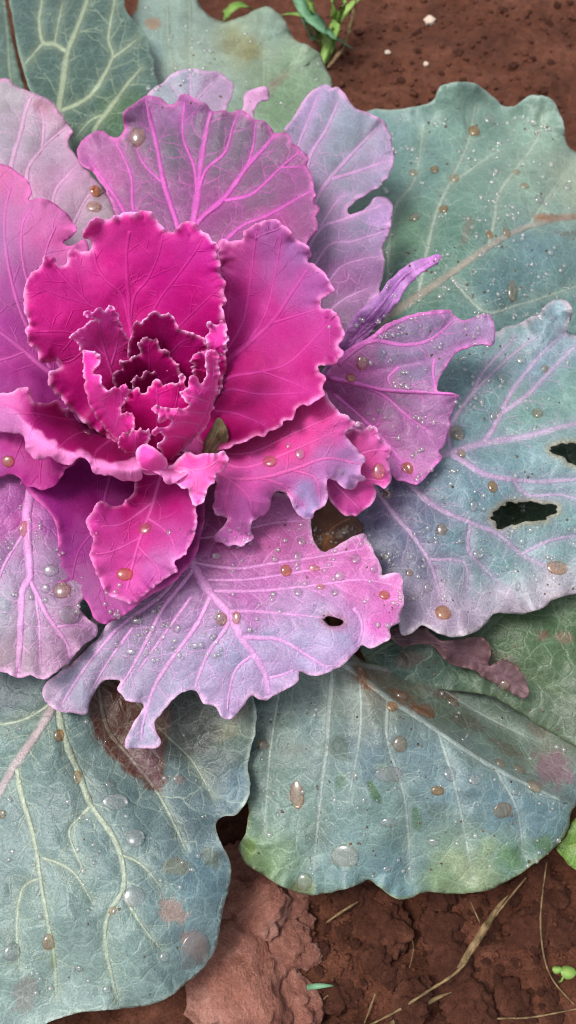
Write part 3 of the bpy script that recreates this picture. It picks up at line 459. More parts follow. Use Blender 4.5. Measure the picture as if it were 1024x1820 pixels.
  out=[(300,860),(380,850),(470,870),(545,890),(552,930),(558,962),(574,981),(603,968),(632,953),(648,949),(656,962),(665,982),(672,998),(678,1012),(678,1023),(689,1021),(708,1019),(716,1031),(716,1052),(718,1072),(712,1093),(712,1105),(696,1117),(693,1134),(681,1142),(669,1150),(656,1152),(642,1147),(632,1159),(613,1179),(583,1195),(554,1201),(533,1195),(529,1212),(505,1228),(486,1237),(474,1246),(459,1243),(451,1236),(443,1240),(431,1257),(410,1276),(394,1275),(382,1257),(361,1249),(349,1228),(326,1230),(302,1248),(287,1267),(273,1284),(279,1302),(287,1319),(279,1329),(248,1330),(224,1330),(222,1320),(232,1298),(244,1275),(255,1257),(252,1250),(228,1246),(216,1236),(208,1224),(214,1211),(197,1207),(181,1212),(162,1240),(157,1254),(156,1268),(146,1272),(130,1267),(103,1263),(82,1248),(76,1232),(84,1212),(115,1189),(138,1170),(173,1134),(189,1111),(208,1090),(232,1060),(260,1000),(280,920)],
  holes=[[(574,1098),(583,1094),(598,1098),(612,1105),(604,1113),(583,1112)]],
  z=[(340,960,11),(300,870,10),(400,870,10.8),(560,920,10.4),(650,950,10.5),(715,1060,10),(680,1140,9.6),(620,1170,9.7),(555,1200,9.3),(480,1240,8.9),(405,1275,8.4),(349,1228,8.9),(255,1327,7.8),(265,1270,8.3),(150,1268,8.1),(85,1240,8.2),(173,1134,9.4),(260,1010,10.4),(420,1100,10.5),(540,1080,10.2),(230,1200,8.8),(640,1090,10.1)],
  col=[(340,960,'#a04c90'),(400,960,'#a85a98'),(480,960,'#b0609c'),(560,1000,'#b868a8'),(640,990,'#b46aa8'),(660,1040,'#c478bc'),(695,1060,'#d080c4'),(680,1110,'#d078c4'),(630,1040,'#c074b4'),(480,1030,'#b06cac'),(430,1060,'#b070b0'),(500,1080,'#a894bc'),(560,1100,'#9fa2c2'),(600,1130,'#a2a8ca'),(620,1100,'#b296c4'),(540,1160,'#a2a8ca'),(480,1130,'#9ca6c4'),(480,1200,'#a8a0c6'),(410,1180,'#98a6c2'),(400,1240,'#b0a8cc'),(340,1150,'#989cb8'),(320,1200,'#9aa2be'),(270,1180,'#969eb4'),(255,1300,'#9aa8be'),(200,1170,'#8c94a8'),(140,1220,'#8e9cae'),(240,1110,'#7c6e90'),(280,1070,'#77608a'),(310,1030,'#8c5c90'),(320,1100,'#8e80a4'),(110,1240,'#a8a0b8')],
  veins=[(10,[(318,900),(328,970),(345,1007),(373,1052),(406,1089),(427,1130),(451,1163),(472,1200),(478,1236)]),
         (4.6,[(428,1132),(460,1134),(500,1138),(548,1166),(585,1190)]),(3.8,[(404,1088),(440,1086),(484,1089),(540,1094),(572,1098)]),(4.4,[(408,1092),(400,1119),(372,1158),(350,1210),(348,1226)]),
         (4.6,[(375,1056),(350,1110),(310,1165),(283,1205),(267,1240),(256,1280),(250,1318)]),(4.6,[(345,1010),(325,1035),(290,1080),(259,1142),(236,1185),(214,1222)]),
         (4.2,[(332,985),(294,1050),(216,1111),(173,1158),(134,1212),(111,1252)]),(3.4,[(345,1000),(420,1010),(480,1002),(560,990),(645,975)]),(3.2,[(373,1050),(460,1050),(560,1040),(640,1030),(700,1040)]),
         (2.8,[(360,1030),(440,1030),(540,1015),(600,1005)]),(2.8,[(451,1163),(420,1190),(408,1230),(404,1262)]),(2.8,[(478,1205),(500,1200),(525,1190)]),(2.8,[(340,1060),(290,1130),(240,1200)]),(2.6,[(236,1115),(190,1180),(165,1225)]),(3,[(628,1080),(640,1095),(644,1120),(636,1148)]),(2.6,[(330,960),(400,950),(480,930),(545,925)])],
  rim=('#fbd2f6',5), ruffle=(2.2,30,14), halo=.14, pucker=1.8),
'left_lower_blue': dict(mat='grey', gain=(1.08, 1.0, 1.02), label='lilac-grey leaf with forked pink midrib at the lower left edge', vc='#f0a8ea',
  out=[(-75,800),(0,815),(60,815),(150,820),(210,860),(200,960),(160,1040),(140,1080),(148,1090),(160,1104),(172,1114),(171,1130),(155,1143),(140,1157),(120,1180),(95,1196),(76,1207),(55,1200),(32,1205),(20,1200),(0,1195),(-70,1190),(-130,1120),(-150,980),(-130,860)],
  z=[(-60,870,12.6),(50,890,12.2),(190,880,11),(55,1030,11.4),(0,1195,9.9),(76,1207,9.6),(172,1120,10),(145,1060,10.9),(-60,1190,10),(110,1100,11)],
  col=[(0,900,'#a65aa4'),(40,930,'#b45aa8'),(100,920,'#8e4890'),(80,1000,'#8e7098'),(20,1000,'#9484a8'),(0,1080,'#94a0ac'),(60,1100,'#a49cb2'),(20,1160,'#a89ca8'),(120,1120,'#ac92ac'),(100,1160,'#b094b0'),(90,1050,'#8c7698'),(130,1090,'#b08ab0')],
  veins=[(9,[(60,860),(48,910),(50,975),(53,1025),(40,1050),(36,1135),(32,1198)]),(5,[(53,1030),(85,1095),(118,1142),(126,1172)]),(3,[(48,940),(10,1000),(-20,1080)]),(2.6,[(62,1050),(70,1110),(72,1190)]),(2.6,[(100,1115),(140,1110),(165,1118)])],
  rim=('#fac8f2',6), ruffle=(2.4,26,14), halo=.2),
'lower_dark_purple': dict(mat='pink', label='dark purple shaded leaf between the left lower leaf and front leaf', vc='#b04898',
  out=[(40,860),(80,830),(150,810),(260,810),(350,830),(365,900),(345,990),(300,1040),(262,1060),(228,1088),(204,1103),(186,1110),(172,1104),(165,1094),(159,1078),(146,1062),(134,1056),(122,1062),(112,1066),(104,1040),(103,990),(95,920)],
  z=[(60,865,12.9),(104,1000,11.6),(115,1060,11.3),(200,1103,10.9),(270,1050,11.6),(340,990,12),(350,840,12.2),(200,840,12),(180,960,11.7)],
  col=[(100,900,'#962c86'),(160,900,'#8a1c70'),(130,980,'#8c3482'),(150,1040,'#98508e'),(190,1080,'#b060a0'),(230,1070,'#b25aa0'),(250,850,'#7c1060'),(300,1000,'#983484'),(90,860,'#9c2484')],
  veins=[(4,[(200,830),(180,920),(175,1000),(190,1090)]),(3,[(180,930),(140,980),(125,1050)]),(3,[(180,950),(220,1010),(240,1070)])], rim=('#e47cc4',4.5), ruffle=(1.6,22,12)),
'left_small_dark': dict(mat='pink', label='small dark magenta lobe under the pale rolled rim at left', vc='#c0489c',
  out=[(-60,770),(20,770),(120,780),(150,810),(118,832),(113,842),(99,864),(85,868),(73,872),(60,866),(46,865),(34,850),(20,843),(0,850),(-60,865),(-82,820)],
  z=[(-50,780,14),(120,790,13.8),(110,840,13.6),(73,870,13.2),(0,845,13.4),(20,780,14.2)],
  col=[(70,830,'#a81c80'),(20,800,'#c03c98'),(0,830,'#a858a0'),(100,840,'#a0187c')], veins=[(3,[(80,780),(72,830),(70,862)]),(2.5,[(40,780),(20,830)])], rim=('#d868b4',3.5), ruffle=(1.6,18,10)),
'front_lower_pink': dict(mat='pink', label='cupped magenta leaf hanging at the front below the heart', vc='#e070bc',
  out=[(178,892),(160,915),(154,927),(159,943),(165,955),(164,968),(159,985),(166,1005),(173,1022),(181,1044),(197,1060),(215,1066),(228,1073),(244,1068),(271,1048),(294,1029),(317,1013),(311,1000),(330,982),(341,959),(349,920),(350,880),(345,835),(300,800),(250,820),(232,878),(205,900)],
  z=[(180,895,14),(155,928,13.8),(165,1000,13.4),(228,1072,12.7),(316,1013,13.4),(349,920,14.2),(340,840,13.6),(250,830,13),(250,900,12.9),(245,980,12.9),(200,960,13.2)],
  col=[(260,880,'#a81070'),(230,920,'#c41e84'),(300,910,'#b41c7c'),(180,925,'#c4409c'),(250,960,'#c83090'),(220,1000,'#cc4ca0'),(200,1030,'#d060ac'),(260,1020,'#c05cac'),(320,970,'#b858a4'),(300,1000,'#c088bc')],
  veins=[(4.5,[(290,830),(270,900),(245,970),(225,1050)]),(3.2,[(275,890),(220,930),(180,935)]),(3.2,[(262,920),(300,950),(318,1000)]),(3,[(250,955),(200,980),(170,985)]),(2.8,[(245,970),(280,1010),(285,1030)])],
  rim=('#fbb4e4',4), ruffle=(3.2,16,13), frill=(2.6,11), halo=.2, folds=[([(150,955),(185,972),(232,988),(275,985),(325,955)],.3,14)]),
'front_right_frill': dict(mat='pink', label='frilled pink leaf with bluish lobe at the lower right of the heart', vc='#f07cc4',
  out=[(579,695),(584,707),(594,721),(605,736),(620,737),(624,748),(640,752),(648,757),(630,762),(616,770),(620,780),(628,792),(646,810),(648,822),(642,836),(648,851),(636,862),(620,871),(606,863),(596,855),(584,853),(581,866),(580,892),(561,910),(553,923),(534,917),(522,906),(516,888),(502,875),(488,877),(481,895),(475,910),(460,921),(447,926),(444,940),(450,955),(434,969),(420,969),(408,972),(396,966),(382,963),(380,954),(388,944),(398,936),(408,922),(396,920),(382,917),(379,896),(382,866),(380,850),(350,820),(320,790),(340,760),(430,730),(520,690)],
  z=[(579,700,14.4),(648,757,13.9),(648,822,13.2),(620,870,12.7),(581,860,13.1),(553,923,12.2),(500,876,13.2),(460,921,12.5),(382,917,12.8),(410,968,11.7),(380,851,14),(340,780,12.2),(500,800,14.0),(580,800,14.0),(450,730,12.8),(440,870,13.6),(540,870,13.1)],
  col=[(570,740,'#d83c94'),(500,790,'#d6388e'),(540,780,'#d84498'),(430,810,'#d23c94'),(610,760,'#d860ac'),(600,810,'#a288b4'),(630,840,'#b29cc4'),(570,830,'#b47cb4'),(550,870,'#a09ec4'),(540,895,'#a2a8ca'),(500,860,'#c878bc'),(450,850,'#d460b0'),(410,890,'#d070b8'),(440,900,'#cc78c0'),(420,955,'#d488cc'),(620,780,'#b080b4')],
  veins=[(5,[(350,800),(400,845),(460,850),(520,835),(580,815),(640,825)]),(3.4,[(360,800),(430,830),(520,800),(600,765)]),(3.2,[(365,800),(440,805),(520,770),(590,740)]),(3,[(400,846),(440,880),(450,915)]),(3,[(460,850),(500,862),(540,900)]),(2.6,[(410,850),(400,900),(420,955)]),(2.6,[(520,836),(560,850),(570,890)])],
  rim=('#ffd6f6',4.5), ruffle=(3.4,22,14), frill=(2,13), halo=.2, grid=4),
'front_right_small': dict(mat='pink', label='small crinkled pink lobe at the right tip of the frilled leaf', vc='#e480c4',
  out=[(590,790),(600,760),(618,768),(628,762),(642,764),(650,762),(658,757),(668,760),(671,768),(673,777),(683,783),(691,789),(698,800),(693,811),(687,817),(694,830),(697,846),(692,858),(683,867),(672,862),(664,862),(669,874),(667,886),(657,899),(640,911),(627,917),(615,917),(600,906),(589,893),(578,866),(575,830)],
  z=[(600,765,12.9),(668,760,13.2),(698,800,12.8),(690,858,12),(640,912,11.5),(590,895,11.8),(600,820,12.6),(650,820,12.3)],
  col=[(640,790,'#c45498'),(670,790,'#d070b0'),(650,840,'#c4448c'),(680,850,'#cc58a4'),(620,890,'#b83c8c'),(600,900,'#b44a98'),(690,800,'#e090d0')],
  veins=[(3,[(590,820),(630,810),(668,800),(690,800)]),(2.6,[(600,840),(640,850),(685,855)]),(2.6,[(595,860),(620,885),(640,905)])], rim=('#ffc4ec',3.6), ruffle=(3.2,18,12), frill=(1.6,11), grid=4),
'right_magenta': dict(mat='pink', gain=.82, label='upright magenta leaf standing right of the heart', vc='#e25cbc',
  out=[(388,470),(390,430),(410,428),(430,425),(432,410),(445,403),(458,398),(470,391),(488,388),(497,394),(505,402),(515,410),(525,422),(545,435),(553,453),(548,466),(562,474),(580,490),(590,508),(594,519),(582,527),(570,532),(572,545),(588,551),(602,562),(608,582),(612,598),(602,612),(610,626),(602,640),(590,648),(575,649),(564,652),(567,662),(578,670),(574,688),(578,703),(560,712),(545,720),(530,722),(524,734),(520,745),(503,748),(495,762),(478,766),(470,775),(455,773),(440,782),(420,790),(400,797),(380,800),(350,780),(350,700),(370,600)],
  z=[(360,760,12.4),(370,640,13.6),(400,797,14.8),(480,768,15),(578,700,15.7),(611,600,16.6),(594,515,17.2),(550,450,17.6),(480,390,18),(390,430,17),(480,600,15.2),(440,690,14.2),(520,680,15),(420,520,15.6)],
  col=[(410,450,'#c0509c'),(470,430,'#b472b2'),(530,460,'#ac7ab6'),(500,500,'#b868ae'),(560,520,'#b870b6'),(440,540,'#c8309a'),(410,600,'#c4188c'),(500,570,'#cc2e98'),(570,590,'#cc4aa4'),(540,640,'#cc2c90'),(430,680,'#c01078'),(480,700,'#c21a80'),(540,690,'#cc3494'),(420,760,'#b0106c'),(400,720,'#b00c6c')],
  veins=[(7,[(372,720),(395,655),(435,615),(480,575),(512,530),(545,480)]),(4,[(385,690),(410,670),(465,660),(512,645),(560,600),(595,560)]),(4,[(385,670),(400,630),(432,570),(444,500),(456,410)]),(3.4,[(378,710),(410,692),(460,700),(540,698)]),
         (3.2,[(435,615),(470,560),(490,480),(500,420)]),(3,[(480,575),(530,560),(580,545)]),(3,[(380,730),(420,735),(470,755)]),(3,[(395,640),(405,560),(412,480)]),(2.8,[(465,660),(520,680),(560,700)])],
  rim=('#ffb4e6',4.6), ruffle=(3,20,13), frill=(2,12), halo=.25, grid=4.2, vs=.6),
'back_magenta': dict(mat='pink', label='tall vivid magenta leaf with frilled rim standing behind the heart', vc='#dd4cae',
  out=[(47,497),(54,486),(68,480),(75,468),(81,458),(96,459),(101,466),(110,472),(118,465),(120,450),(129,443),(148,445),(159,444),(161,432),(150,420),(154,405),(159,393),(174,388),(188,390),(200,385),(218,378),(237,380),(247,374),(259,374),(272,382),(281,389),(289,400),(305,411),(318,400),(337,393),(352,402),(370,417),(381,430),(388,440),(383,450),(392,465),(390,478),(392,490),(402,502),(398,517),(402,530),(400,542),(392,545),(400,570),(402,620),(395,680),(370,740),(320,790),(230,800),(160,760),(120,722),(98,700),(84,678),(85,660),(106,653),(101,641),(88,645),(74,644),(66,626),(53,614),(46,588),(51,573),(46,555),(41,525)],
  z=[(47,500,17),(81,460,17.3),(115,470,16.8),(160,395,18),(200,386,18.4),(259,375,19),(305,411,18.6),(340,393,19),(402,502,17.8),(398,545,17),(400,620,15.2),(47,587,16.2),(75,643,15),(100,640,14.9),(120,715,13.3),(270,780,12),(230,560,15.2),(370,720,12.9),(300,460,17.6),(150,560,15.7),(140,450,16.8)],
  col=[(180,410,'#cc3c98'),(240,400,'#ca3094'),(150,440,'#cc4ca0'),(320,420,'#c83298'),(370,450,'#c4249a'),(100,500,'#c82c94'),(70,540,'#c8248c'),(200,480,'#c61e8c'),(280,500,'#c0128a'),(350,520,'#bc0c80'),(230,560,'#bc0e7c'),(120,580,'#c61c88'),(80,600,'#cc3094'),(140,650,'#b80c78'),(340,600,'#b40a74'),(110,690,'#a80c70')],
  veins=[(7,[(262,740),(245,650),(233,591),(227,510),(224,458),(230,410)]),(4,[(233,595),(218,528),(188,498),(172,472),(165,430)]),(3.4,[(232,585),(238,528),(263,495),(281,454),(290,415)]),(3.4,[(240,630),(277,543),(315,491),(345,450),(360,425)]),
         (3.6,[(238,640),(200,570),(162,543),(103,524),(60,505)]),(3.2,[(245,660),(190,610),(120,590),(60,590)]),(3,[(250,670),(310,590),(360,540),(392,510)]),(2.8,[(160,542),(120,500),(95,470)]),(2.6,[(170,600),(130,640),(95,645)])],
  rim=('#ffc8f0',4.6), ruffle=(3.2,17,11), frill=(2.4,11), halo=.22, grid=4.2, vs=.5),
'front_bowl': dict(mat='pink', gain=1.0, label='dark magenta bowl-shaped front leaf with pale rolled rim', vc='#d050a4',
  out=[(-75,705),(0,699),(21,699),(34,689),(52,689),(58,706),(62,715),(86,716),(103,713),(115,726),(150,715),(230,740),(300,760),(330,800),(336,836),(322,850),(309,860),(296,861),(286,848),(270,838),(253,836),(251,851),(232,857),(215,856),(198,844),(180,846),(166,839),(159,821),(142,813),(125,826),(107,824),(86,813),(64,818),(48,803),(45,787),(40,775),(17,770),(-70,765),(-95,735)],
  z=[(-60,705,15.4),(0,699,15.8),(45,690,16.1),(-60,762,14.6),(17,768,15.25),(17,735,16.0),(56,752,15.9),(47,800,15.25),(103,788,15.8),(107,824,15.25),(150,802,15.8),(165,838,15.25),(206,820,15.8),(215,855,15.25),(245,822,15.8),(250,852,15.3),(296,858,15.25),(331,830,15),(86,718,14.9),(110,742,13.4),(160,772,12.2),(225,798,12.2),(295,812,13.0),(250,760,11.4),(290,830,15.4)],
  col=[(100,740,'#a0106c'),(160,770,'#900a5c'),(220,800,'#98095f'),(280,800,'#a01068'),(130,790,'#aa1470'),(40,705,'#d868b0'),(10,715,'#d488c0'),(80,760,'#a8187a'),(60,725,'#b02484'),(200,790,'#98095f')],
  blots=[('#eea0d6',[(-75,735),(17,732),(40,744),(56,755),(77,774),(103,791),(133,806),(150,801),(163,808),(180,816),(206,821),(241,816),(262,826),(300,834),(336,826),(345,880),(200,880),(40,830),(-75,790)],.95,5),('#c088bc',[(-75,732),(17,730),(45,750),(40,785),(-75,780)],.7,9)],
  veins=[(4,[(250,750),(200,780),(170,805),(172,835)]),(3,[(220,760),(140,770),(100,800)]),(3,[(200,750),(120,745),(60,735),(10,735)]),(3,[(260,770),(240,810),(232,850)])],
  rim=('#ffdcf6',4.2), ruffle=(2.0,16,9), frill=(1.5,14), grid=3, step=2.4, halo=.15),
'rim_lobe': dict(mat='pink', gain=1.25, label='rounded glossy pink rolled lobe at the base of the heart', vc='#e888c8',
  out=[(243,822),(242,806),(248,795),(258,789),(270,792),(280,799),(290,809),(297,818),(297,830),(288,842),(270,845),(254,842)],
  z=[(243,820,16.2),(258,790,16.6),(296,822,16.0),(270,845,15.4),(270,815,16.7)], col=[(265,805,'#dc5cb0'),(280,825,'#e070b8'),(255,830,'#d048a4')], veins=[], rim=('#ffdcf6',4.2), ruffle=(.6,14,8), grid=2.4, step=2.2, thick=.0018),
'front_small_pink': dict(mat='pink', gain=1.25, label='bright pink pointed lobe beside the rolled rim', vc='#f09ad0',
  out=[(296,838),(310,822),(332,804),(350,808),(366,804),(385,806),(399,799),(405,812),(404,826),(396,838),(384,842),(381,856),(374,862),(366,880),(357,895),(345,896),(338,882),(334,868),(323,866),(312,856),(320,846),(331,839),(318,842)],
  z=[(300,838,15.2),(332,805,15.4),(400,800,15.5),(404,826,15.1),(350,893,14.5),(320,860,15),(355,840,15.5)], col=[(340,825,'#d8489c'),(380,820,'#dc60ac'),(350,870,'#e070b8'),(330,850,'#e888c8')],
  veins=[(3,[(315,830),(345,840),(350,880)]),(2.6,[(340,835),(370,830),(395,812)])], rim=('#ffdcf6',4.2), ruffle=(2.4,14,10), frill=(1.5,10), grid=2.4, step=2.2),
'heart_back': dict(mat='pink', label='frilled dark magenta inner leaf at the back of the heart', vc='#d040a0',
  out=[(232,600),(238,580),(243,572),(252,576),(257,568),(264,563),(276,557),(288,562),(299,558),(307,563),(312,571),(316,580),(319,587),(332,591),(346,595),(361,602),(370,625),(362,670),(330,720),(280,740),(235,720),(222,660)],
  z=[(251,576,18),(290,558,18.4),(361,602,17.8),(368,625,17),(300,640,15.8),(280,720,13.8),(235,650,15.8),(260,601,16.6),(232,600,17)],
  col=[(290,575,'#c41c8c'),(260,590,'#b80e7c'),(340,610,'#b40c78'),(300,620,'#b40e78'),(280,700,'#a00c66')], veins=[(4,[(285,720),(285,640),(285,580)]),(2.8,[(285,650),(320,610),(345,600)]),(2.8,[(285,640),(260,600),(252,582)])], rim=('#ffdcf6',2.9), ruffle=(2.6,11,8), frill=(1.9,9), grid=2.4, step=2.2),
'heart_right_back': dict(mat='pink', gain=1.25, label='crinkled magenta inner leaf at the right of the heart', vc='#d850ac',
  out=[(342,650),(340,640),(346,628),(356,623),(366,622),(369,610),(366,598),(372,588),(367,578),(376,572),(384,577),(390,571),(398,576),(404,579),(402,590),(406,600),(402,612),(405,622),(396,632),(390,640),(388,690),(365,730),(345,700)],
  z=[(345,630,17.6),(390,572,18.4),(405,600,18.2),(368,590,18.2),(390,640,17.4),(385,690,15.6),(350,690,14.8)], col=[(385,590,'#cc48a4'),(390,615,'#c43098'),(360,650,'#b01072'),(370,690,'#b01072')], veins=[(3,[(365,715),(375,650),(388,590)])], rim=('#ffdcf6',2.9), ruffle=(3.6,9,9), frill=(3,7), grid=2.4, step=2.2),
'heart_left_back': dict(mat='pink', gain=1.25, label='frilled magenta inner leaf flaring at the left of the heart', vc='#d858b0',
  out=[(124,601),(132,592),(142,586),(152,578),(170,570),(178,571),(170,565),(154,564),(149,557),(156,552),(166,555),(176,548),(186,551),(196,544),(203,549),(207,556),(212,560),(213,571),(220,578),(219,590),(229,602),(236,640),(240,690),(220,735),(190,730),(165,690),(152,640),(146,625),(138,610)],
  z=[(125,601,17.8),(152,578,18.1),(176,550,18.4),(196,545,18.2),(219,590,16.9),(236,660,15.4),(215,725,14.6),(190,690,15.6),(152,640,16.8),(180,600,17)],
  col=[(150,595,'#d460b0'),(180,560,'#d058b0'),(190,590,'#c43c98'),(210,620,'#a01068'),(190,660,'#b01074'),(170,625,'#b41c80'),(220,690,'#a00c66')], veins=[(3.6,[(215,710),(195,650),(180,600),(178,565)]),(2.6,[(190,635),(165,610),(140,600)]),(2.4,[(198,650),(210,600),(205,560)])], rim=('#ffdcf6',2.9), ruffle=(3,11,9), frill=(2.1,8), grid=2.4, step=2.2),
'heart_inner': dict(mat='pink', label='small frilled leaf ringing the dark centre of the heart', vc='#c02888',
  out=[(202,668),(210,660),(216,655),(212,646),(216,639),(226,642),(233,637),(242,634),(248,626),(245,614),(248,605),(259,601),(268,604),(276,600),(281,607),(284,617),(292,622),(300,627),(306,634),(313,640),(318,652),(322,690),(300,735),(260,745),(225,730),(206,700)],
  z=[(260,601,17.1),(306,633,16.8),(214,642,16.9),(203,668,16.6),(318,652,16.4),(260,680,14.6),(270,735,13.4),(225,715,14.6)],
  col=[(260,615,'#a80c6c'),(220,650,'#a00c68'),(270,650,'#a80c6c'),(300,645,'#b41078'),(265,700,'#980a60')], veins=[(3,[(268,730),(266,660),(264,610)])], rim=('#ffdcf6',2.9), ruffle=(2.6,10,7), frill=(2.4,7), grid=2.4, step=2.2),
'heart_core': dict(mat='pink', label='tiny curled leaves in the dark core of the heart', vc='#c84098',
  out=[(236,680),(244,668),(252,672),(262,660),(270,664),(280,652),(288,644),(294,650),(300,662),(306,660),(310,672),(304,690),(296,715),(270,728),(246,715)],
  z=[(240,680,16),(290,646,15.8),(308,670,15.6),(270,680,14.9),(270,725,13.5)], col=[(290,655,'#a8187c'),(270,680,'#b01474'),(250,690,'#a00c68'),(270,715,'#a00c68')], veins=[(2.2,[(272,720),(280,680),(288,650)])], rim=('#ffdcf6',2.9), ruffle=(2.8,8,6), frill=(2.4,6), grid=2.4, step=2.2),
'heart_front_inner': dict(mat='pink', gain=1.25, label='deep magenta inner front leaf with notched pink rim', vc='#d040a0',
  out=[(226,700),(236,693),(246,688),(252,697),(260,696),(264,688),(270,686),(273,678),(279,675),(286,679),(290,687),(300,682),(312,684),(318,680),(321,667),(326,664),(330,668),(330,684),(345,700),(345,740),(310,800),(270,812),(230,796),(215,750)],
  z=[(230,697,16.9),(279,676,17.2),(325,665,17.2),(340,720,16.3),(250,760,15.3),(290,800,14.2),(280,730,16.2)],
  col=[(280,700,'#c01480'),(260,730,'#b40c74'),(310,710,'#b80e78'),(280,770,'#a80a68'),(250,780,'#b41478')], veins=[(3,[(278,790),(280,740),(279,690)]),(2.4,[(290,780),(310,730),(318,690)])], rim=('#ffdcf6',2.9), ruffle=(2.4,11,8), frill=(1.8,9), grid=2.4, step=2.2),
'heart_front_bottom': dict(mat='pink', label='tiny crimped pink frill at the foot of the heart', vc='#e070bc', gain=1.2,
  out=[(210,792),(215,774),(222,768),(228,772),(234,762),(242,766),(248,760),(256,766),(264,762),(268,776),(262,792),(244,806),(224,804)],
  z=[(212,790,15.4),(236,764,16.5),(264,764,16.5),(244,804,14.8),(240,780,16.1)], col=[(240,780,'#c02088'),(225,785,'#cc3496')], veins=[(2,[(240,800),(242,770)])], rim=('#ffdcf6',2.9), ruffle=(3,8,8), frill=(2.4,6), grid=2.4, step=2.2),
'heart_front_left': dict(mat='pink', gain=1.25, label='glossy pink outer wall of the heart at its left front', vc='#e070bc',
  out=[(147,626),(156,625),(167,626),(178,631),(180,640),(172,650),(166,661),(172,666),(180,668),(181,684),(193,695),(203,689),(211,690),(217,684),(224,684),(230,690),(237,695),(226,703),(222,716),(213,726),(216,737),(226,734),(234,737),(239,747),(240,760),(233,768),(222,773),(218,780),(228,784),(232,793),(255,788),(263,800),(290,840),(250,830),(210,789),(186,760),(163,730),(151,690),(148,655)],
  z=[(147,626,17.8),(180,640,18.2),(150,690,16.4),(181,684,18),(236,694,17.6),(163,729,15.5),(200,715,17.2),(238,750,16.7),(186,759,14.8),(210,788,14.2),(228,780,15.6),(280,830,13)],
  col=[(160,650,'#d038a0'),(165,700,'#d03c9c'),(200,710,'#d2349a'),(190,745,'#cc2c94'),(225,750,'#d23c9c'),(215,775,'#cc3898'),(230,690,'#cc349a'),(250,800,'#a81470')], veins=[(3,[(230,800),(195,740),(175,700),(168,640)]),(2.4,[(205,760),(215,720),(215,695)]),(2.2,[(180,712),(200,700)])], rim=('#ffdcf6',2.9), ruffle=(2.6,11,8), frill=(1.9,9), grid=2.4, step=2.2),
'heart_front_right': dict(mat='pink', gain=1.25, label='ridged pink outer wall of the heart at its right front', vc='#f088cc',
  out=[(366,632),(369,626),(377,624),(385,627),(390,634),(389,655),(387,680),(384,702),(379,724),(366,757),(346,780),(325,800),(300,825),(290,845),(284,830),(288,808),(281,792),(290,785),(294,776),(286,770),(275,776),(272,770),(280,758),(284,760),(299,759),(304,752),(300,745),(284,752),(281,737),(271,727),(280,722),(296,724),(312,725),(328,728),(338,720),(330,711),(319,700),(326,694),(334,688),(336,672),(344,667),(352,672),(356,684),(363,674),(368,656)],
  z=[(366,632,18.2),(377,625,18.3),(390,634,17.8),(387,680,16.9),(366,757,15.2),(346,780,14.6),(300,830,13.4),(344,668,18.3),(322,700,17.9),(272,727,17.6),(275,773,16.6),(286,806,14.8),(335,740,17),(300,757,16.9),(360,700,17.6)],
  col=[(378,650,'#d444a4'),(360,690,'#cc349a'),(345,710,'#d03c9c'),(370,720,'#cc3898'),(330,740,'#d84ca4'),(300,735,'#d03c98'),(340,765,'#cc4098'),(300,790,'#c83490'),(290,775,'#d044a0')],
  veins=[(3.2,[(300,830),(345,770),(372,715),(380,650),(378,632)]),(2.6,[(372,715),(345,706),(330,702)]),(2.6,[(365,735),(335,732),(300,730)]),(2.6,[(355,755),(325,750),(295,758)]),(2.6,[(378,685),(360,690),(352,680)]),(2.4,[(335,780),(310,775),(292,782)])], rim=('#ffdcf6',2.9), ruffle=(2.6,11,8), frill=(1.9,9), grid=2.4, step=2.2, quilt=2.2),
'stalk_gap': dict(mat='dry', label='olive-brown leaf base in the gap right of the heart', vc='#80704c',
  out=[(356,812),(362,792),(370,772),(380,752),(388,742),(397,750),(403,768),(402,786),(390,800),(372,812)],
  z=[(355,808,13.9),(390,742,14.3),(402,780,14.5),(380,780,14.2)], col=[(380,770,'#4c4430'),(394,760,'#6c6046'),(370,795,'#5a3434')],
  veins=[(2.5,[(366,806),(382,775),(390,752)]),(2,[(378,800),(394,780),(398,764)])], grid=3, pucker=2.4),
}


# ------------------------------------------------------------------ ground
def ground_h(x, y):
    near = np.clip((.42 - y) / .2, 0, 1)
    h = .010 * fbm(x * 9, y * 9, 3, 3) + (.005 + .006 * near) * fbm(x * 38, y * 38, 9, 3)
    r = np.abs(fbm(x * 26, y * 26, 33, 3)); h = h - .007 * near * np.exp(-(r / .09) ** 2)
    return h + (.0025 + .0015 * near) * fbm(x * 150, y * 150, 21, 3)

def axis(a, b, step, far):
    core = np.arange(a, b + step / 2, step); ext = []; s = step; p = b
    while p < far:
        s *= 1.35; p += s; ext.append(p)
    lo = []; s = step; p = a
    while p > -far:
        s *= 1.35; p -= s; lo.append(p)
    return np.r_[lo[::-1], core, ext]

gx = axis(-.34, .34, .0028, 60); gy = axis(-.06, .85, .0028, 60)
GX, GY = np.meshgrid(gx, gy); H = ground_h(GX, GY) * np.clip(2.2 - np.hypot(GX, GY - .3) / 2, 0, 1)
V = np.c_[GX.ravel(), GY.ravel(), H.ravel()]; nx, ny = len(gx), len(gy)
I = np.arange(nx * ny).reshape(ny, nx)
F = np.c_[I[:-1, :-1].ravel(), I[:-1, 1:].ravel(), I[1:, 1:].ravel(), I[1:, :-1].ravel()]
ground = mesh_obj('ground', V, F, MAT['soil']); tag(ground, 'bare red-brown garden soil under the plant', kind='structure')

# ------------------------------------------------------------------ the cabbage
plant = bpy.data.objects.new('ornamental_cabbage', None); COL.objects.link(plant)
tag(plant, 'ornamental cabbage with magenta frilled heart and blue-green outer leaves on red soil', 'cabbage')
base = at([(300, 780)], .08)[0]; plant.location = (base[0], base[1], 0)
PINV = Matrix.Translation((-base[0], -base[1], 0))
OFF = np.array([base[0], base[1], 0])

class Leaf: pass
LV = {}

